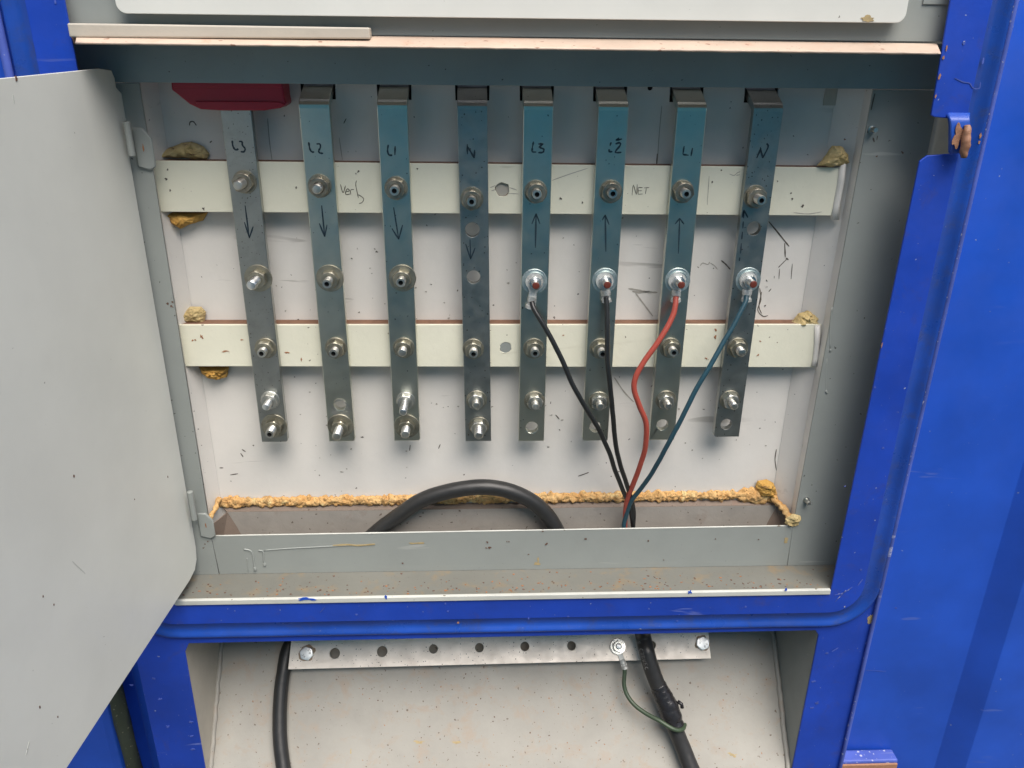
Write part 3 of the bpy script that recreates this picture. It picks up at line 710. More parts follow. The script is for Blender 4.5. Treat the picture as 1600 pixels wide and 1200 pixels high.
b1 = batten(245, 251, 250, 331, 1313, 262, 1302, 337, 'upper cream batten with pencilled words, crossing behind the eight bars', (785, 296, .0088), 'stain_shade_l')
b2 = batten(281, 507.5, 290, 572.5, 1283, 507, 1273, 574, 'lower cream batten without writing, crossing behind the eight bars', (790, 543, .0078), 'grey')
strokes('pencil_writing', [[(532, 288), (536, 301), (540, 290)], [(539, 300), (546, 298), (543, 295), (540, 300), (541, 304), (547, 303)], [(548, 304), (548, 297), (553, 296)], [(557, 282), (556, 290), (560, 309)], [(560, 304), (568, 310), (566, 316), (561, 318)]], YBAT, .0010, M['pencil'], b1, label='pencilled word Verb')
strokes('pencil_writing', [[(987.6, 305), (989.6, 289), (994.4, 304), (995.6, 288)], [(1004, 293), (997, 293)], [(997, 293), (997, 303.6)], [(997, 303.6), (1004, 303)], [(997, 298), (1003, 298)], [(1006, 293.6), (1014.4, 293)], [(1010, 293.6), (1008.4, 303)]], YBAT, .0009, M['pencil'], b1, smooth=False, label='pencilled word NET')
strokes('scratch', [[(766, 293), (774, 290)], [(768, 298), (775, 296)], [(796, 293), (808, 297)], [(795, 302), (810, 303)], [(862, 282), (890, 272), (918, 263)], [(1140, 272), (1147, 274), (1152, 270), (1157, 268)], [(1150, 274), (1156, 273)], [(1108, 275), (1105, 320)], [(1240, 332), (1262, 334), (1284, 331)]], YBAT, .0009, M['stain_shade_l'], b1)
bm = bmesh.new()
for x, y, r_ in ((560, 268, .0012), (556, 271, .001), (463, 293, .0011), (876, 310, .0014), (910, 316, .0012), (1113, 284, .0012), (1254, 322, .0016), (1236, 302, .001), (1238, 311, .0014), (262, 265, .001), (260, 280, .0016), (266, 298, .0012), (318, 326, .0016), (652, 264, .001), (1127, 266, .0008), (1215, 283, .001)): blotch(bm, at(x, y, YBAT), r_, r_, n=9, rough=.8)
part('speck', bm, M['stain'], b1)
bm = bmesh.new()
for x, y, rx, rz in ((315, 526, .002, .003), (301, 532, .0012, .001), (305, 531, .001, .001), (352, 549, .004, .001), (378, 531, .0015, .001), (449, 551, .0022, .0012), (471, 562, .001, .002), (1118, 515, .0016, .0016), (1117, 527, .0014, .002), (1188, 533, .0014, .001), (1277, 516, .0014, .0012), (1184, 555, .001, .0016), (1103, 560, .002, .0015), (880, 524, .001, .001)): blotch(bm, at(x, y, YBAT), rx, rz, n=9, rough=.9)
part('speck', bm, M['rusty'], b2)
# white caulk at the right ends of the battens
bm = bmesh.new(); tube(bm, [at(1317, 250, 1.0105), at(1314, 285, 1.0105), at(1308, 320, 1.0105), at(1304, 343, 1.010)], .0038, 12, lump=.003)
o = part('caulk', bm, M['white'], b1, smooth=True)
bm = bmesh.new(); tube(bm, [at(1278, 508, 1.0105), at(1276, 535, 1.0105), at(1274, 560, 1.0105), at(1272, 572, 1.008)], .0036, 12, lump=.002)
o = part('caulk', bm, M['white'], b2, smooth=True)

# ================================================================== FASTENERS (shared meshes)
def nut_mesh(name, af, h_, mats):
    bm = bmesh.new(); rc = af/2/math.cos(R(30)); n = 48
    def hexr(a): a = (a % (math.pi/3)) - math.pi/6; return af/2/math.cos(a)
    rows = [(0, 1.0, 0), (.0006, 1.0, 0), (h_-.0014, 1.0, 0), (h_-.0002, .93, 1), (h_, .90, 1), (h_, .62, 2), (h_-.0012, .56, 2)]
    rings = []
    for d, k, mode in rows:
        ring = []
        for i in range(n):
            a = 2*math.pi*i/n; r_ = hexr(a)
            if mode == 1: r_ = min(r_, af/2*k*1.10)
            elif mode == 2: r_ = af/2*k
            else: r_ = min(r_, rc*.985)
            ring.append(bm.verts.new((r_*math.cos(a), -d, r_*math.sin(a))))
        rings.append(ring)
    for a, b in zip(rings, rings[1:]):
        for k in range(n): bm.faces.new([a[k], a[(k+1) % n], b[(k+1) % n], b[k]])
    bm.faces.new(rings[-1]); bm.faces.new(rings[0][::-1]); bmesh.ops.recalc_face_normals(bm, faces=bm.faces[:])
    me = bpy.data.meshes.new(name); bm.to_mesh(me); bm.free(); me.materials.append(mats)
    for p in me.polygons: p.use_smooth = True
    me.set_sharp_from_angle(angle=R(28)); return me
def lathe_mesh(name, prof, mat, n=36, tip=None):
    bm = bmesh.new(); lathe(bm, prof, n)
    me = bpy.data.meshes.new(name); bm.to_mesh(me); bm.free(); me.materials.append(mat)
    if tip:
        me.materials.append(tip[0])
        for p in me.polygons:
            if p.center.y < -tip[1] and (Vector((p.center.x, p.center.z)).length < tip[2]): p.material_index = 1
    for p in me.polygons: p.use_smooth = True
    me.set_sharp_from_angle(angle=R(32)); return me
def stud_prof(L_, r_, hollow):
    pr = [(r_, 0)]; d = .0; k = 0
    while d < L_-.0016: pr.append((r_ if k % 2 == 0 else r_*.90, d+.0005)); d += .00085; k += 1
    if hollow == 'hex': pr += [(r_*.9, L_), (r_*.50, L_), (r_*.48, L_-.004), (.0001, L_-.004)]
    else: pr += [(r_*.90, L_-.0008), (r_*.78, L_), (r_*.45, L_+.0002), (.0001, L_+.0003)]
    return pr
STUD = {}
def stud(L_, r_, kind, mat='zinc'):
    key = (round(L_, 3), r_, kind, mat)
    if key not in STUD:
        STUD[key] = lathe_mesh('bolt', stud_prof(L_, r_, kind), M[mat], 28, (M['hollow'], L_-.005, r_*.51) if kind == 'hex' else ((M['copper'], L_-.0012, r_*.95) if kind == 'red' else None))
    return STUD[key]
NUT = {k: nut_mesh('nut', af, h_, M[mt]) for k, (af, h_, mt) in dict(a=(.0225, .0100, 'zinc_dirty'), b=(.0210, .0095, 'washer'), c=(.0200, .0085, 'zinc'), d=(.0150, .0055, 'zinc_new')).items()}
def washer(r_, th, mat, key):
    return lathe_mesh('washer', [(r_, 0), (r_, th*.7), (r_-.0004, th), (r_*.55, th), (r_*.55, th*.6)], M[mat], 40)
WASH = dict(big=washer(.0175, .0018, 'washer', 0), mid=washer(.0142, .0016, 'washer', 0), lug=washer(.0165, .0012, 'washer_new', 0), lug2=washer(.0128, .0030, 'washer_new', 0), sm=washer(.0128, .0016, 'zinc', 0))
def fastener(bar, x, y, L_=.026, nut='a', wash='mid', kind='hex', r_=.0060, mat='zinc', Y=YBAR):
    p = at(x, y, Y-.006); p.y = Y
    b_ = share('bolt', stud(L_, r_, kind, mat), bar, p)
    d = 0
    if wash:
        ws = [wash] if isinstance(wash, str) else wash
        for w in ws:
            o = share('washer', WASH[w], b_, p - Vector((random.uniform(-.0006, .0006), d+.0001, random.uniform(-.0006, .0006)))); o.rotation_euler = (0, random.uniform(0, 6), 0)
            d += {'big': .0018, 'mid': .0016, 'lug': .0012, 'lug2': .0030, 'sm': .0016}[w]
    if nut:
        o = share('nut', NUT[nut], b_, p - Vector((0, d+.0002, 0))); o.rotation_euler = (0, random.uniform(0, 1.05), 0)
    return b_

# ================================================================== BUSBARS
ordn = ['L3', 'L2', 'L1', 'N', 'L3', 'L2', 'L1', 'N']
labels = ['leftmost busbar marked L3 with down arrow, its top under the crimson cap',
          'busbar marked L2 with down arrow and an empty hole above its bottom nut',
          'busbar marked L1 with down arrow and a long bright bolt near the bottom',
          'busbar marked N with down arrow and two open holes, fourth from left',
          'busbar marked L3 with up arrow, upper black wire bolted on leaning right',
          'busbar marked L2 with up arrow, black wire hanging straight down from it',
          'busbar marked L1 with up arrow and the red wire bolted to it',
          'rightmost busbar marked N with dashed up arrow and the blue wire bolted on']
HOLES = {1: [(531, 632, .0085)], 3: [(738, 359, .0092), (740, 433, .0088)], 4: [(831, 668, .0085)], 5: [(930, 667, .0082)], 6: [(1035, 664, .0082)], 7: [(1178, 357, .0090), (1135, 663, .0082)]}
MARK = [
 [[(362.9, 219.6), (363.9, 228), (368, 234), (372.7, 232.7)], [(373.4, 221), (378, 221.5), (379, 227), (383, 232.5), (381, 237), (376, 237)]],
 [[(482.4, 222), (484, 232), (487, 237), (491, 237.6)], [(494.4, 225), (499.6, 225), (500.6, 230), (498, 236), (500, 239), (505, 239.6)]],
 [[(606.6, 226), (605.6, 236), (608, 242), (613, 242.6)], [(617.4, 228), (617, 242.4)]],
 [[(730, 225), (730.4, 241)], [(730.4, 229), (736, 238), (741, 247)], [(741.6, 234), (741, 247)]],
 [[(833.6, 221), (832, 230)], [(832, 230), (831, 237)], [(831, 237.4), (838, 237.6)], [(841, 225), (848, 225), (843, 230), (849.6, 233), (848, 238), (841, 238.4)]],
 [[(955, 222), (953, 228)], [(952, 233), (951, 237)], [(951, 237), (957, 237)], [(961.6, 225), (968, 223), (969, 227), (962, 236), (963, 238.4), (971, 238)], [(962, 219.6), (967, 216), (965, 218.6), (972, 217)]],
 [[(1069, 228), (1067, 241)], [(1067, 241.4), (1076, 242.6)], [(1082, 231), (1079.6, 244)]],
 [[(1189, 231), (1182.4, 247)], [(1188, 230), (1191.6, 247)], [(1191.6, 247), (1200, 230), (1198, 224)]]]
ARROW = [
 [[(383, 321), (389.6, 372)], [(382, 347), (389.6, 372)], [(389.6, 372), (395.6, 354)]],
 [[(502.6, 321), (507.4, 370)], [(499, 349), (507.4, 370)], [(507.4, 370), (511, 351)]],
 [[(615, 324), (623, 374)], [(612.4, 357), (623, 374)], [(623, 374), (629, 351.4)]],
 [[(734.4, 374), (735.4, 405)], [(727.6, 381), (735.4, 405)], [(735.4, 405), (742.4, 387)]],
 [[(836.6, 387), (837.6, 333.6)], [(831, 350), (837.6, 333.6)], [(837.6, 333.6), (843.6, 350)]],
 [[(946.6, 393), (945.6, 335.6)], [(941, 344), (945.6, 335.6)], [(945.6, 335.6), (951.6, 351)]],
 [[(1060, 396), (1062, 341)], [(1055, 350), (1062, 341)], [(1062, 341), (1068.6, 350.4)]],
 [[(1155, 408), (1156, 402)], [(1157, 396), (1158.4, 380)], [(1159, 374), (1160, 362)], [(1160.6, 357), (1161.4, 346)], [(1161.8, 341), (1162.4, 328)], [(1159.4, 340), (1162.4, 328)], [(1162.4, 328), (1168.4, 340)]]]
TH = .010
bars = []
for i, bx in enumerate(BX):
    ztop = Z(-.068); zbot = Z(-.5055 if i < 4 else (-.5078 if i < 7 else -.5035))
    if i == 3: zbot = Z(-.5070)
    t = thing('busbar', (bx+BW/2, YBAR+TH/2, zbot), labels[i], 'busbar', 'busbars marked L1, L2, L3 and N')
    sh = {3: .0045, 7: -.001, 0: .0006, 1: .0012}.get(i, 0)             # tiny lean of the foot
    out = rounded(bx+sh, zbot, bx+BW+sh, ztop, .0035, 4, (i in (5, 7), i in (0, 1, 2), 0, 0))
    out = [(x, z) if z < ztop-.01 else (x-sh, z) for x, z in out]
    hs = []
    for hx, hy, hr in HOLES.get(i, []):
        c = at(hx, hy, YBAR); hs.append(circle(c.x, c.z, hr, 32))
    bm = plateY(out, YBAR, YBAR+TH, hs)
    # bend and the piece that runs back through the slot
    prof = []
    oy = [(0, 0), (.0008, .0040), (.0030, .0075), (.0065, .0100), (.0110, .0118), (.0340, .0222), (.0540, .0312)]
    iy = [(.010, 0), (.0100, .0006), (.0103, .0012), (.0110, .0018), (.0140, .0032), (.0370, .0130), (.0570, .0220)]
    for (a, b), (c, d) in zip(oy, iy): prof.append((YBAR+a, ztop+b, YBAR+c, ztop+d))
    L = []
    for (ya, za, yb2, zb2) in prof: L.append([bm.verts.new((bx, ya, za)), bm.verts.new((bx+BW, ya, za)), bm.verts.new((bx+BW, yb2, zb2)), bm.verts.new((bx, yb2, zb2))])
    for a_, b_ in zip(L, L[1:]):
        for k in range(4): bm.faces.new([a_[k], a_[(k+1) % 4], b_[(k+1) % 4], b_[k]])
    bm.faces.new(L[-1])
    bmesh.ops.remove_doubles(bm, verts=bm.verts, dist=.00005)
    bmesh.ops.recalc_face_normals(bm, faces=bm.faces[:])
    part('strip', bm, M['bar_dull'] if i in (3, 7, 0) else M['bar'], t, bevel=.0008)
    strokes('marker_letters', MARK[i], YBAR, .0021, M['ink'], t, label='handwritten '+ordn[i])
    strokes('marker_arrow', ARROW[i], YBAR, .0019, M['ink'], t, smooth=False, label='handwritten arrow pointing ' + ('down' if i < 4 else 'up'))
    bars.append(t)
for i, (x, y, L_) in enumerate(((380, 285, .030), (499, 292, .024), (618, 295, .022), (737, 312, .022), (838, 301, .020), (955, 300, .020), (1068, 300, .022), (1182, 309, .026))):
    fastener(bars[i], x, y, L_, 'a', 'mid', 'hex' if i > 1 else 'flat', mat='zinc')
for i, (x, y, L_) in enumerate(((402, 436, .036), (515, 437, .027), (628, 436, .024))):
    fastener(bars[i], x, y, L_, 'b', 'big', 'flat' if i == 0 else 'hex', mat='zinc_new' if i == 0 else 'zinc')
for i, (x, y) in enumerate(((413, 546), (524, 546), (630, 545), (740, 547), (835, 546), (939, 547), (1049, 545), (1154, 545))):
    fastener(bars[i], x, y, .022, 'b', 'mid', 'flat' if i in (2, 7) else 'hex')
for i, x, y, L_, nt, w, mt in ((0, 421, 627, .026, 'c', 'sm', 'zinc_new'), (2, 633, 628, .040, 'c', 'sm', 'zinc_new'), (3, 744, 627, .020, 'c', 'mid', 'zinc'), (4, 836, 629, .020, 'c', 'mid', 'zinc'), (5, 936, 629, .020, 'c', 'mid', 'zinc'), (6, 1041, 628, .022, 'c', 'mid', 'zinc'), (7, 1142, 627, .024, 'c', 'mid', 'zinc')):
    fastener(bars[i], x, y, L_, nt, w, 'flat', .0052, mt)
for i, x, y, L_, nt, w, k in ((0, 427, 668, .028, 'b', 'big', 'hex'), (1, 531, 668, .034, 'b', 'big', 'flat'), (2, 635, 668, .028, 'b', 'big', 'flat'), (3, 748, 669, .030, 'c', 'mid', 'flat')):
    fastener(bars[i], x, y, L_, nt, w, k, .0062, 'zinc')
# ring washer mark round the empty hole of the second bar
hc = at(532, 637, YBAR)
bm = bmesh.new(); slab(bm, [(x, YBAR-.0004, z) for x, z in circle(hc.x+.0005, hc.z-.003, .0135, 28, .04)], (0, .0003, 0), [[(x, YBAR-.0004, z) for x, z in circle(hc.x-.001, hc.z+.0035, .0088, 28)]])
part('washer_mark', bm, M['zinc'], bars[1])

# wire lugs: they belong to the wires
def lug(par, x, y, ex, ey, s=1.3, Y=YBAR-.0044, nrm=FRONT, mat='lug', pr=at):
    a, b = pr(x, y, Y), pr(ex, ey, Y-.001)
    d = (b-a); ln = d.length; d.normalize(); sd_ = d.cross(nrm).normalized()
    bm = bmesh.new(); out = []
    r_ = .0088*s
    out = [a + (d*math.cos(t)+sd_*math.sin(t))*r_ for t in [R(40+280*i/20) for i in range(21)]]
    out += [a + d*ln*.45 - sd_*.0036*s, b - d*.006 - sd_*.0044*s, b - sd_*.0044*s, b + sd_*.0044*s, b - d*.006 + sd_*.0044*s, a + d*ln*.45 + sd_*.0036*s]
    slab(bm, [p+nrm*.0008 for p in out], -nrm*.0016)
    tube(bm, catmull([b - d*.012, b - d*.008, b - d*.004, b, b + d*.004], 3), lambda t: .0050*s*(.85+.2*t-.25*(abs(t-.55) < .12)), 14, lump=.0016)
    bmesh.ops.recalc_face_normals(bm, faces=bm.faces[:])
    return part('lug', bm, M[mat], par, smooth='angle')
def wire(name, pts, rad, mat, label, cat='wire', group='thin wires running from the bars into the cable'):
    P = [at(*p) for p in pts]
    t = thing(name, P[-1], label, cat, group)
    P = [p + Vector((.0006*noise.noise(Vector((p.z*40, p.x*30, 0))), 0, 0)) for p in catmull(P, 9)]
    bm = bmesh.new(); tube(bm, P, rad, 14); part('insulation', bm, M[mat], t, smooth=True); return t
w1 = wire('wire', [(831, 472, .990), (835, 484, .984), (850, 509, .976), (873, 551, .968), (893, 597, .962), (915, 637, .960), (937, 674, .963), (952, 708, .970), (962, 738, .980), (973, 765, .990), (984, 792, 1.000), (990, 830, 1.004), (994, 870, 1.003), (999, 920, 1.0), (1000, 955, .99)], .0033, 'wire_black', 'black wire slanting right from the up arrow L3 bar into the cable')
lug(w1, 835, 440, 830, 477)
w2 = wire('wire', [(947, 464, .990), (948, 480, .985), (949, 520, .974), (949, 560, .968), (953, 600, .964), (958, 650, .963), (962, 695, .969), (968, 722, .976), (977, 750, .985), (985, 775, .994), (990, 800, 1.003), (990, 840, 1.008), (1001, 900, 1.004), (1003, 955, .995)], .0033, 'wire_black', 'black wire hanging almost straight down from the up arrow L2 bar')
lug(w2, 945, 439, 947, 467)
w3 = wire('wire', [(1056, 464, .990), (1055, 478, .985), (1050, 496, .980), (1033, 527, .972), (1007, 564, .966), (994, 587, .963), (991, 608, .962), (999, 634, .962), (1009, 661, .964), (1009, 693, .968), (1002, 722, .975), (990, 755, .985), (981, 778, .993), (977, 802, .999), (978, 835, 1.002), (990, 880, 1.002), (1002, 955, .998)], .0037, 'wire_red', 'red wire curving down in an S from the right L1 bar')
lug(w3, 1058, 439, 1056, 467)
w4 = wire('wire', [(1166, 462, .990), (1164, 474, .985), (1149, 503, .977), (1131, 534, .970), (1110, 571, .962), (1088, 608, .958), (1067, 650, .956), (1048, 686, .958), (1033, 714, .964), (1017, 742, .974), (1001, 764, .984), (986, 784, .992), (978, 806, .997), (975, 826, .998), (982, 870, 1.0), (1004, 955, .99)], .0033, 'wire_blue', 'dark blue wire running diagonally from the rightmost N bar')
lug(w4, 1169, 438, 1166, 466)
for i, x, y in ((4, 836, 441), (5, 946, 440), (6, 1060, 440), (7, 1171, 439)):
    fastener(bars[i], x, y, .024, 'd', ('lug', 'lug2'), 'red', .0047, 'zinc_new')

# ================================================================== HEAVY CABLES
t = thing('loop_cable', at(443, 1200, .96), 'thick black cable looping up behind the sill and down at lower left', 'cable')
P = [on_slope(450, 1240, .014), on_slope(443, 1200, .013), on_slope(438, 1160, .013), on_slope(437, 1120, .013), on_slope(439, 1080, .013), on_slope(443, 1050, .013), on_slope(449, 1018, .012), on_slope(461, 994, .012),
     at(490, 945, 1.040), at(540, 880, 1.012), at(583, 836, 1.006), at(622, 806, 1.006), at(658, 782, 1.006), at(700, 768, 1.006), at(748, 761, 1.006), at(788, 765, 1.006), at(822, 778, 1.006), at(848, 797, 1.006), at(867, 823, 1.006), at(885, 862, 1.012), at(905, 910, 1.035), at(930, 945, 1.060), at(950, 965, 1.075)]
bm = bmesh.new(); tube(bm, catmull(P, 10), .0113, 24, lump=.0002); part('sheath', bm, M['cable'], t, smooth=True)
t = thing('supply_cable', on_slope(1080, 1200, .03), 'thick dark cable with tape wrapped bulge passing down in front of earth bar', 'cable')
K = [(975, 880, 1.006), (983, 925, 1.000), (1000, 960, .990)]
P = [at(984, 862, 1.006), at(988, 905, 1.004), at(994, 945, 1.000), on_slope(1003, 986, .060), on_slope(1011, 1020, .058), on_slope(1020, 1050, .052), on_slope(1031, 1078, .044), on_slope(1045, 1108, .036), on_slope(1055, 1138, .030), on_slope(1067, 1168, .024), on_slope(1080, 1200, .022), on_slope(1096, 1235, .022)]
PP = catmull(P, 10)
bm = bmesh.new(); tube(bm, PP, .0128, 24, lump=.0003); sh_ = part('sheath', bm, M['cable2'], t, smooth=True)
Q = catmull([on_slope(1028, 1070, .046), on_slope(1035, 1085, .042), on_slope(1044, 1104, .038), on_slope(1050, 1122, .034), on_slope(1055, 1138, .031)], 12)
bm = bmesh.new(); tube(bm, [q+Vector((.0012*math.sin(i*.6)*i/len(Q), 0, 0)) for i, q in enumerate(Q)], lambda u: .0133 + .0042*math.sin(min(1, u*1.15)*math.pi)**1.0*u + .0018*u, 26, lump=.0011)
part('tape_wrap', bm, M['tape'], t, smooth=True)
bm = bmesh.new(); tube(bm, [on_slope(1059, 1096, .040), on_slope(1065, 1100, .040), on_slope(1066, 1106, .038)], .0030, 10, lump=.001); part('cable_tie_end', bm, M['tape'], t, smooth=True)
# printed characters along the sheath
G = {'C': [[(1, .9), (.5, 1), (0, .6), (0, .4), (.5, 0), (1, .1)]], 'A': [[(0, 0), (.5, 1)], [(.5, 1), (1, 0)], [(.2, .4), (.8, .4)]], 'B': [[(0, 0), (0, 1)], [(0, 1), (.9, .8), (.1, .52), (1, .25), (0, 0)]],
     'R': [[(0, 0), (0, 1)], [(0, 1), (.9, .8), (0, .5)], [(.4, .5), (1, 0)]], 'E': [[(0, 0), (0, 1)], [(0, 1), (1, 1)], [(0, .5), (.8, .5)], [(0, 0), (1, 0)]], 'H': [[(0, 0), (0, 1)], [(1, 0), (1, 1)], [(0, .5), (1, .5)]],
     '8': [[(.5, .5), (0, .75), (.5, 1), (1, .75), (.5, .5), (0, .25), (.5, 0), (1, .25), (.5, .5)]], 'L': [[(0, 1), (0, 0)], [(0, 0), (.9, 0)]], 'N': [[(0, 0), (0, 1)], [(0, 1), (1, 0)], [(1, 0), (1, 1)]], 'W': [[(0, 1), (.25, 0)], [(.25, 0), (.5, .8)], [(.5, .8), (.75, 0)], [(.75, 0), (1, 1)]], '3': [[(0, 1), (.8, 1), (.4, .55), (1, .3), (.6, 0), (0, .05)]]}
bm = bmesh.new()
def cable_text(txt, x0, y0, x1, y1, off, size):
    for k, ch in enumerate(txt):
        if ch == ' ': continue
        u = (k+.5)/len(txt); c = on_slope(x0+(x1-x0)*u, y0+(y1-y0)*u, off)
        d = (on_slope(x1, y1, off)-on_slope(x0, y0, off)).normalized()
        vn = (CAM - c).normalized(); s_ = d.cross(vn).normalized()       # letters run along the cable
        for l in G[ch]:
            pts_ = [c + d*(a_-.5)*size*.7 + s_*(-(b_-.5))*size*1.0*-1 for a_, b_ in l]
            ribbon(bm, pts_, .0006, vn, h=.0004)
cable_text('N 8 C3BREC', 994, 990, 1011, 1047, .073, .0052)
part('printed_text', bm, M['print'], sh_)

# ================================================================== EARTH BAR
bo = .030
e = [on_slope(455, 1001, bo), on_slope(1107, 987, bo), on_slope(1111, 1029, bo), on_slope(450, 1046, bo)]
t = thing('earth_bar', e[3], 'pale tinned drilled bar bolted on the sloping plate of the lower compartment', 'busbar')
def eb(x, y): return on_slope(x, y, bo)
hs = []
for x, y, r_ in ((523, 1021, .0084), (597, 1018, .0086), (677, 1014, .0073), (749, 1012, .0073), (820, 1010, .0073), (893, 1009, .0073), (1018, 1008, .0073)):
    c = eb(x, y); hs.append([c + Vector((1, 0, 0))*r_*math.cos(k*math.pi/14) + SD*r_*math.sin(k*math.pi/14) for k in range(28)])
bm = bmesh.new(); slab(bm, e, -SN*.005, hs)
part('strip', bm, M['earth'], t, bevel=.0005)
rotS = SN.to_track_quat('-Y', 'Z').to_euler()
bm = bmesh.new()
af = .0190
head = nut_mesh('bolt_head', .0200, .0070, M['zinc_new'])
# closed flat head
bm.free(); bm = bmesh.new()
n = 48; rings = []
for d, k in ((0, 1), (.0062, 1), (.0072, .93), (.0074, .80)):
    ring = []
    for i in range(n):
        a = 2*math.pi*i/n; aa = (a % (math.pi/3))-math.pi/6; r_ = .0100/math.cos(aa)
        if k < 1: r_ = min(r_*k*1.04, .0100*k*1.09)
        ring.append(bm.verts.new((r_*math.cos(a), -d, r_*math.sin(a))))
    rings.append(ring)
for a, b in zip(rings, rings[1:]):
    for k in range(n): bm.faces.new([a[k], a[(k+1) % n], b[(k+1) % n], b[k]])
bm.faces.new(rings[-1]); bm.faces.new(rings[0][::-1]); bmesh.ops.recalc_face_normals(bm, faces=bm.faces[:])
hm = bpy.data.meshes.new('bolt_head'); bm.to_mesh(hm); bm.free(); hm.materials.append(M['zinc_new'])
for p in hm.polygons: p.use_smooth = True
hm.set_sharp_from_angle(angle=R(28))
for (x, y, rot, tx) in ((480, 1021, 15, 200), (1097, 1005, 40, 130)):
    p = eb(x, y); o = share('bolt_head', hm, t, p, rotS)
    o.rotation_euler = (SN.to_track_quat('-Y', 'Z') @ Matrix.Rotation(R(rot), 3, 'Y').to_quaternion()).to_euler()
    bm = bmesh.new(); c = p + SN*.0075
    for ch, ang in (('C', tx), ('W', tx+42), ('8', tx+165), ('8', tx+215)):
        d = Vector((1, 0, 0))*math.cos(R(ang)) + SD*math.sin(R(ang)); s_ = d.cross(SN)
        for l in G[ch]: ribbon(bm, [c + d*(.0058+(b_-.5)*.0034) + s_*(a_-.5)*.0026 for a_, b_ in l], .00045, SN, h=.0003)
    part('stamped_mark', bm, M['stamp'], o) if False else part('stamped_mark', bm, M['stamp'], t)
    bm = bmesh.new(); tube(bm, [p - SN*.0052, p - SN*.020, p - SN*.0295], .010, 20); part('spacer', bm, M['washer'], t, smooth='angle')
    bm = bmesh.new(); blotch(bm, p, .0128, .0125, nrm=SN, h=.0002, rough=.25); part('rust_stain', bm, plain('brown_stain', (.45, .32, .22), .7, .3, .25, 300) if 'bst' not in M else M['bst'], t)
# the nut that holds the green wire
p = eb(965, 1010)
b_ = share('bolt', stud(.013, .0046, 'flat', 'zinc_new'), t, p, rotS)
for me, d, nm in ((WASH['sm'], .0030, 'washer'), (nut_mesh('nut', .0165, .0070, M['zinc']), .0048, 'nut')):
    o = bpy.data.objects.new(nm, me); C.objects.link(o); o.parent = b_; o.location = (0, -d, 0); o.rotation_euler = (0, .4, 0)
g_ = thing('wire', on_slope(1060, 1141, .05), 'dark green wire sagging from the earth bar nut to taped cable', 'wire', 'thin wires running from the bars into the cable')
GP = [on_slope(976, 1046, .034), on_slope(976, 1053, .033), on_slope(975, 1068, .031), on_slope(979, 1084, .030), on_slope(990, 1100, .032), on_slope(1008, 1114, .038), on_slope(1030, 1126, .047), on_slope(1046, 1136, .051), on_slope(1058, 1141, .050), on_slope(1067, 1139, .044), on_slope(1070, 1132, .034)]
bm = bmesh.new(); tube(bm, catmull(GP, 8), .0034, 14); part('insulation', bm, M['wire_green'], g_, smooth=True)
def sl_at(x, y, Y): return on_slope(x, y, bo+.0020)
lug(g_, 965, 1010, 976, 1042, 1.05, nrm=SN, mat='lug', pr=sl_at)

# ================================================================== CRIMSON CAP
cp = [(268, 129), (441, 129), (443, 150), (446, 163), (437, 169), (412, 173), (345, 173), (312, 171), (295, 163), (273, 145), (267, 141)]
cc = [at(x, y, .9935) for x, y in cp]
t = thing('plastic_cap', (cc[5].x, 1.01, cc[5].z), 'crimson plastic cap over the top of the leftmost bar under the lintel', 'plastic cap')
bm = bmesh.new()
lo_ = [(p.x, p.z) for p in cc]; lo_[0] = (lo_[0][0], Z(-.012)); lo_[1] = (lo_[1][0], Z(-.012))
slab(bm, [(x, .9955, z) for x, z in lo_], (0, .035, 0)); part('shell', bm, M['red'], t, bevel=.002)
bm = bmesh.new()
rb = [at(x, y, .9950) for x, y in ((305, 158), (436, 159), (446, 163.5), (437, 168.5), (412, 172), (345, 172), (314, 170))]
slab(bm, rb, (0, -.0022, 0))
slab(bm, [at(x, y, .9950) for x, y in ((272, 126), (440, 126), (441, 137), (272, 137))], (0, -.0018, 0))
part('rib', bm, M['red'], t, bevel=.0008)

# ================================================================== FOAM
def foam_lump(px, Y, label, mat='foam_pale', depth=.012, seed=0, rough=1., group='lumps of old mounting foam'):
    P = [at(x, y, Y) for x, y in px]; c = sum(P, Vector())/len(P)
    t_ = bmesh.new(); n = len(P); Pd = []
    for i in range(n):
        a, b = P[i], P[(i+1) % n]
        for k in range(14): Pd.append(a.lerp(b, k/14))
    rings = []; m_ = 16
    for j in range(m_+1):
        f = j/m_; hgt = depth*math.sin(f*math.pi/2); k = math.cos(f*math.pi/2)*.96+.04
        ring = []
        for p in Pd:
            q = c.lerp(p, k); nz = noise.noise(q*55+Vector((seed, 0, 0)))*.6 + noise.noise(q*160)*.4
            nz += noise.noise(q*330)*.35; q = q + Vector((0, -hgt*(1+.9*nz*rough), 0)) + Vector((nz*.003*rough, 0, noise.noise(q*90)*.003*rough))*(1 if j else .5)
            ring.append(t_.verts.new(q))
        rings.append(ring)
    N = len(Pd)
    for a, b in zip(rings, rings[1:]):
        for k in range(N): t_.faces.new([a[k], a[(k+1) % N], b[(k+1) % N], b[k]])
    t_.faces.new(rings[-1]); bmesh.ops.recalc_face_normals(t_, faces=t_.faces[:])
    o = part('foam_lump', t_, M[mat], smooth=True, origin=c)
    return tag(o, label, 'foam', group)
foam_lump([(243, 246), (262, 232), (280, 225), (298, 221), (318, 228), (328, 240), (324, 249)], YW-.003, 'brownish ragged foam on top of the upper batten at its left end', 'foam_pale', .010, 1)
foam_lump([(252, 330), (326, 330), (318, 345), (300, 349), (284, 357), (268, 347)], YW-.002, 'smooth amber foam bulging below the upper batten at left', 'foam_amber', .016, 2, .5)
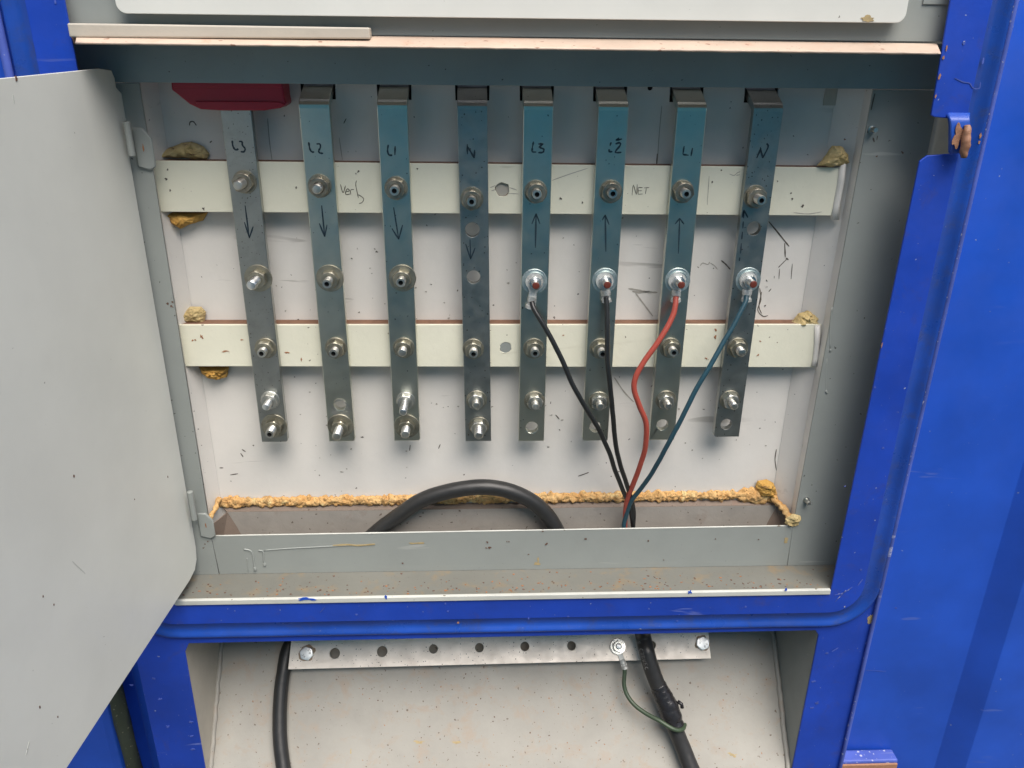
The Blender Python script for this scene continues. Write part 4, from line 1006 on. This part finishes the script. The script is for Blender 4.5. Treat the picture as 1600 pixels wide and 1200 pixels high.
foam_lump([(278, 503), (284, 490), (297, 479), (314, 479), (322, 487), (320, 503)], YW-.004, 'cut pale foam stub on top of the lower batten at left', 'foam_pale', .012, 3, .6)
foam_lump([(312, 572), (358, 572), (354, 586), (340, 594), (325, 590), (316, 582)], YW-.004, 'small orange foam lump below the lower batten at left', 'foam_amber', .012, 4)
foam_lump([(1276, 259), (1283, 252), (1293, 238), (1300, 227), (1312, 228), (1324, 240), (1327, 252), (1318, 259)], 1.012, 'yellowish round foam lump above the upper batten at right', 'foam_pale', .012, 5, .7)
foam_lump([(1235, 504), (1246, 490), (1262, 485), (1273, 490), (1281, 504)], YW-.008, 'yellow foam lump above the right end of the lower batten', 'foam_pale', .012, 6, 1.2)
# the orange bead along the bottom of the back panel
t_ = bmesh.new(); N, K_ = 1100, 26; rings = []
pA, pB = at(342, 782, YW), at(1212, 770, YW)
pathf = []
for i in range(N+1):
    f = i/N; x = pA.x + (pB.x-pA.x)*f; pathf.append(Vector((x, YW-.001, pA.z+(pB.z-pA.z)*f - .0020)))
for i, p in enumerate(pathf):
    f = i/N
    big = .0074 + .0028*noise.noise(Vector((p.x*32, 0, 0))) + .0018*noise.noise(Vector((p.x*90, 4, 0)))
    if f > .93: big += .0065*math.sin((f-.93)/.07*math.pi)
    ring = []
    for k in range(K_):
        a = math.pi*(-.5 + k/(K_-1)) ; d = Vector((0, -math.cos(a)*.75, math.sin(a)))
        q = p + d*big; nz = abs(noise.noise(q*95))*.0062 - .001 + noise.noise(q*260)*.0020 + noise.noise(q*600)*.0010
        ring.append(t_.verts.new(p + d*(big+nz)))
    rings.append(ring)
for a, b in zip(rings, rings[1:]):
    for k in range(K_-1): t_.faces.new([a[k], a[k+1], b[k+1], b[k]])
bmesh.ops.recalc_face_normals(t_, faces=t_.faces[:])
o = part('foam_bead', t_, M['foam'], smooth=True, origin=pathf[N//2])
tag(o, 'long crusty orange foam bead along the bottom of white back panel', 'foam')
def foam_run(pts, rad, label, mat='foam', seed=0):
    P = catmull([at(*p) for p in pts], 16); b_ = bmesh.new()
    tube(b_, P, lambda u: rad*(1+.45*noise.noise(Vector((u*9+seed, 0, 0)))), 18, lump=rad*.55, seed=seed)
    o_ = part('foam_bead', b_, M[mat], smooth=True, origin=P[len(P)//2]); return tag(o_, label, 'foam')
foam_run([(343, 778, 1.028), (336, 795, 1.012), (329, 808, 1.002), (325, 820, .996)], .0035, 'thin foam bead running forward in the left bottom corner', seed=3)
foam_run([(1208, 776, 1.026), (1218, 789, 1.016), (1227, 798, 1.008), (1235, 810, 1.000), (1240, 818, .994)], .0050, 'knobbly foam bead running forward in the right bottom corner', seed=5)
foam_lump([(1228, 810), (1240, 802), (1250, 806), (1248, 820), (1238, 824), (1229, 818)], YF-.001, 'yellow crumbly foam blob at the right end of sill', 'foam_pale', .006, 9, 1.6)
foam_lump([(1186, 772), (1180, 760), (1184, 752), (1198, 748), (1208, 754), (1212, 766), (1210, 776)], YW-.004, 'rounded orange foam knob at the right end of long bead', 'foam_amber', .014, 8, .8)

# ================================================================== added turquoise block behind the viewer: colours metal reflections, blocks low sky
t = thing('added_reflector', (0, -3.6, 0), 'made-up turquoise container stack added unseen behind the viewer for reflections and shade', 'container')
bm = bmesh.new(); pr = []
for i in range(30): pr += [(-6+i*.4, -3.2), (-6+i*.4+.16, -3.2), (-6+i*.4+.2, -3.235), (-6+i*.4+.36, -3.235)]
pr += [(6, -3.235), (6, -3.6), (-6, -3.6)]
slab(bm, [(x, y, .05) for x, y in pr], (0, 0, 3.95))
part('reflector_side', bm, M['turq'], t)
bm = bmesh.new(); box(bm, (-6.05, -3.62, 4.001), (6.05, -3.17, 4.15)); box(bm, (-6.05, -3.62, 0), (6.05, -3.17, .049)); part('reflector_rail', bm, M['turq'], t)
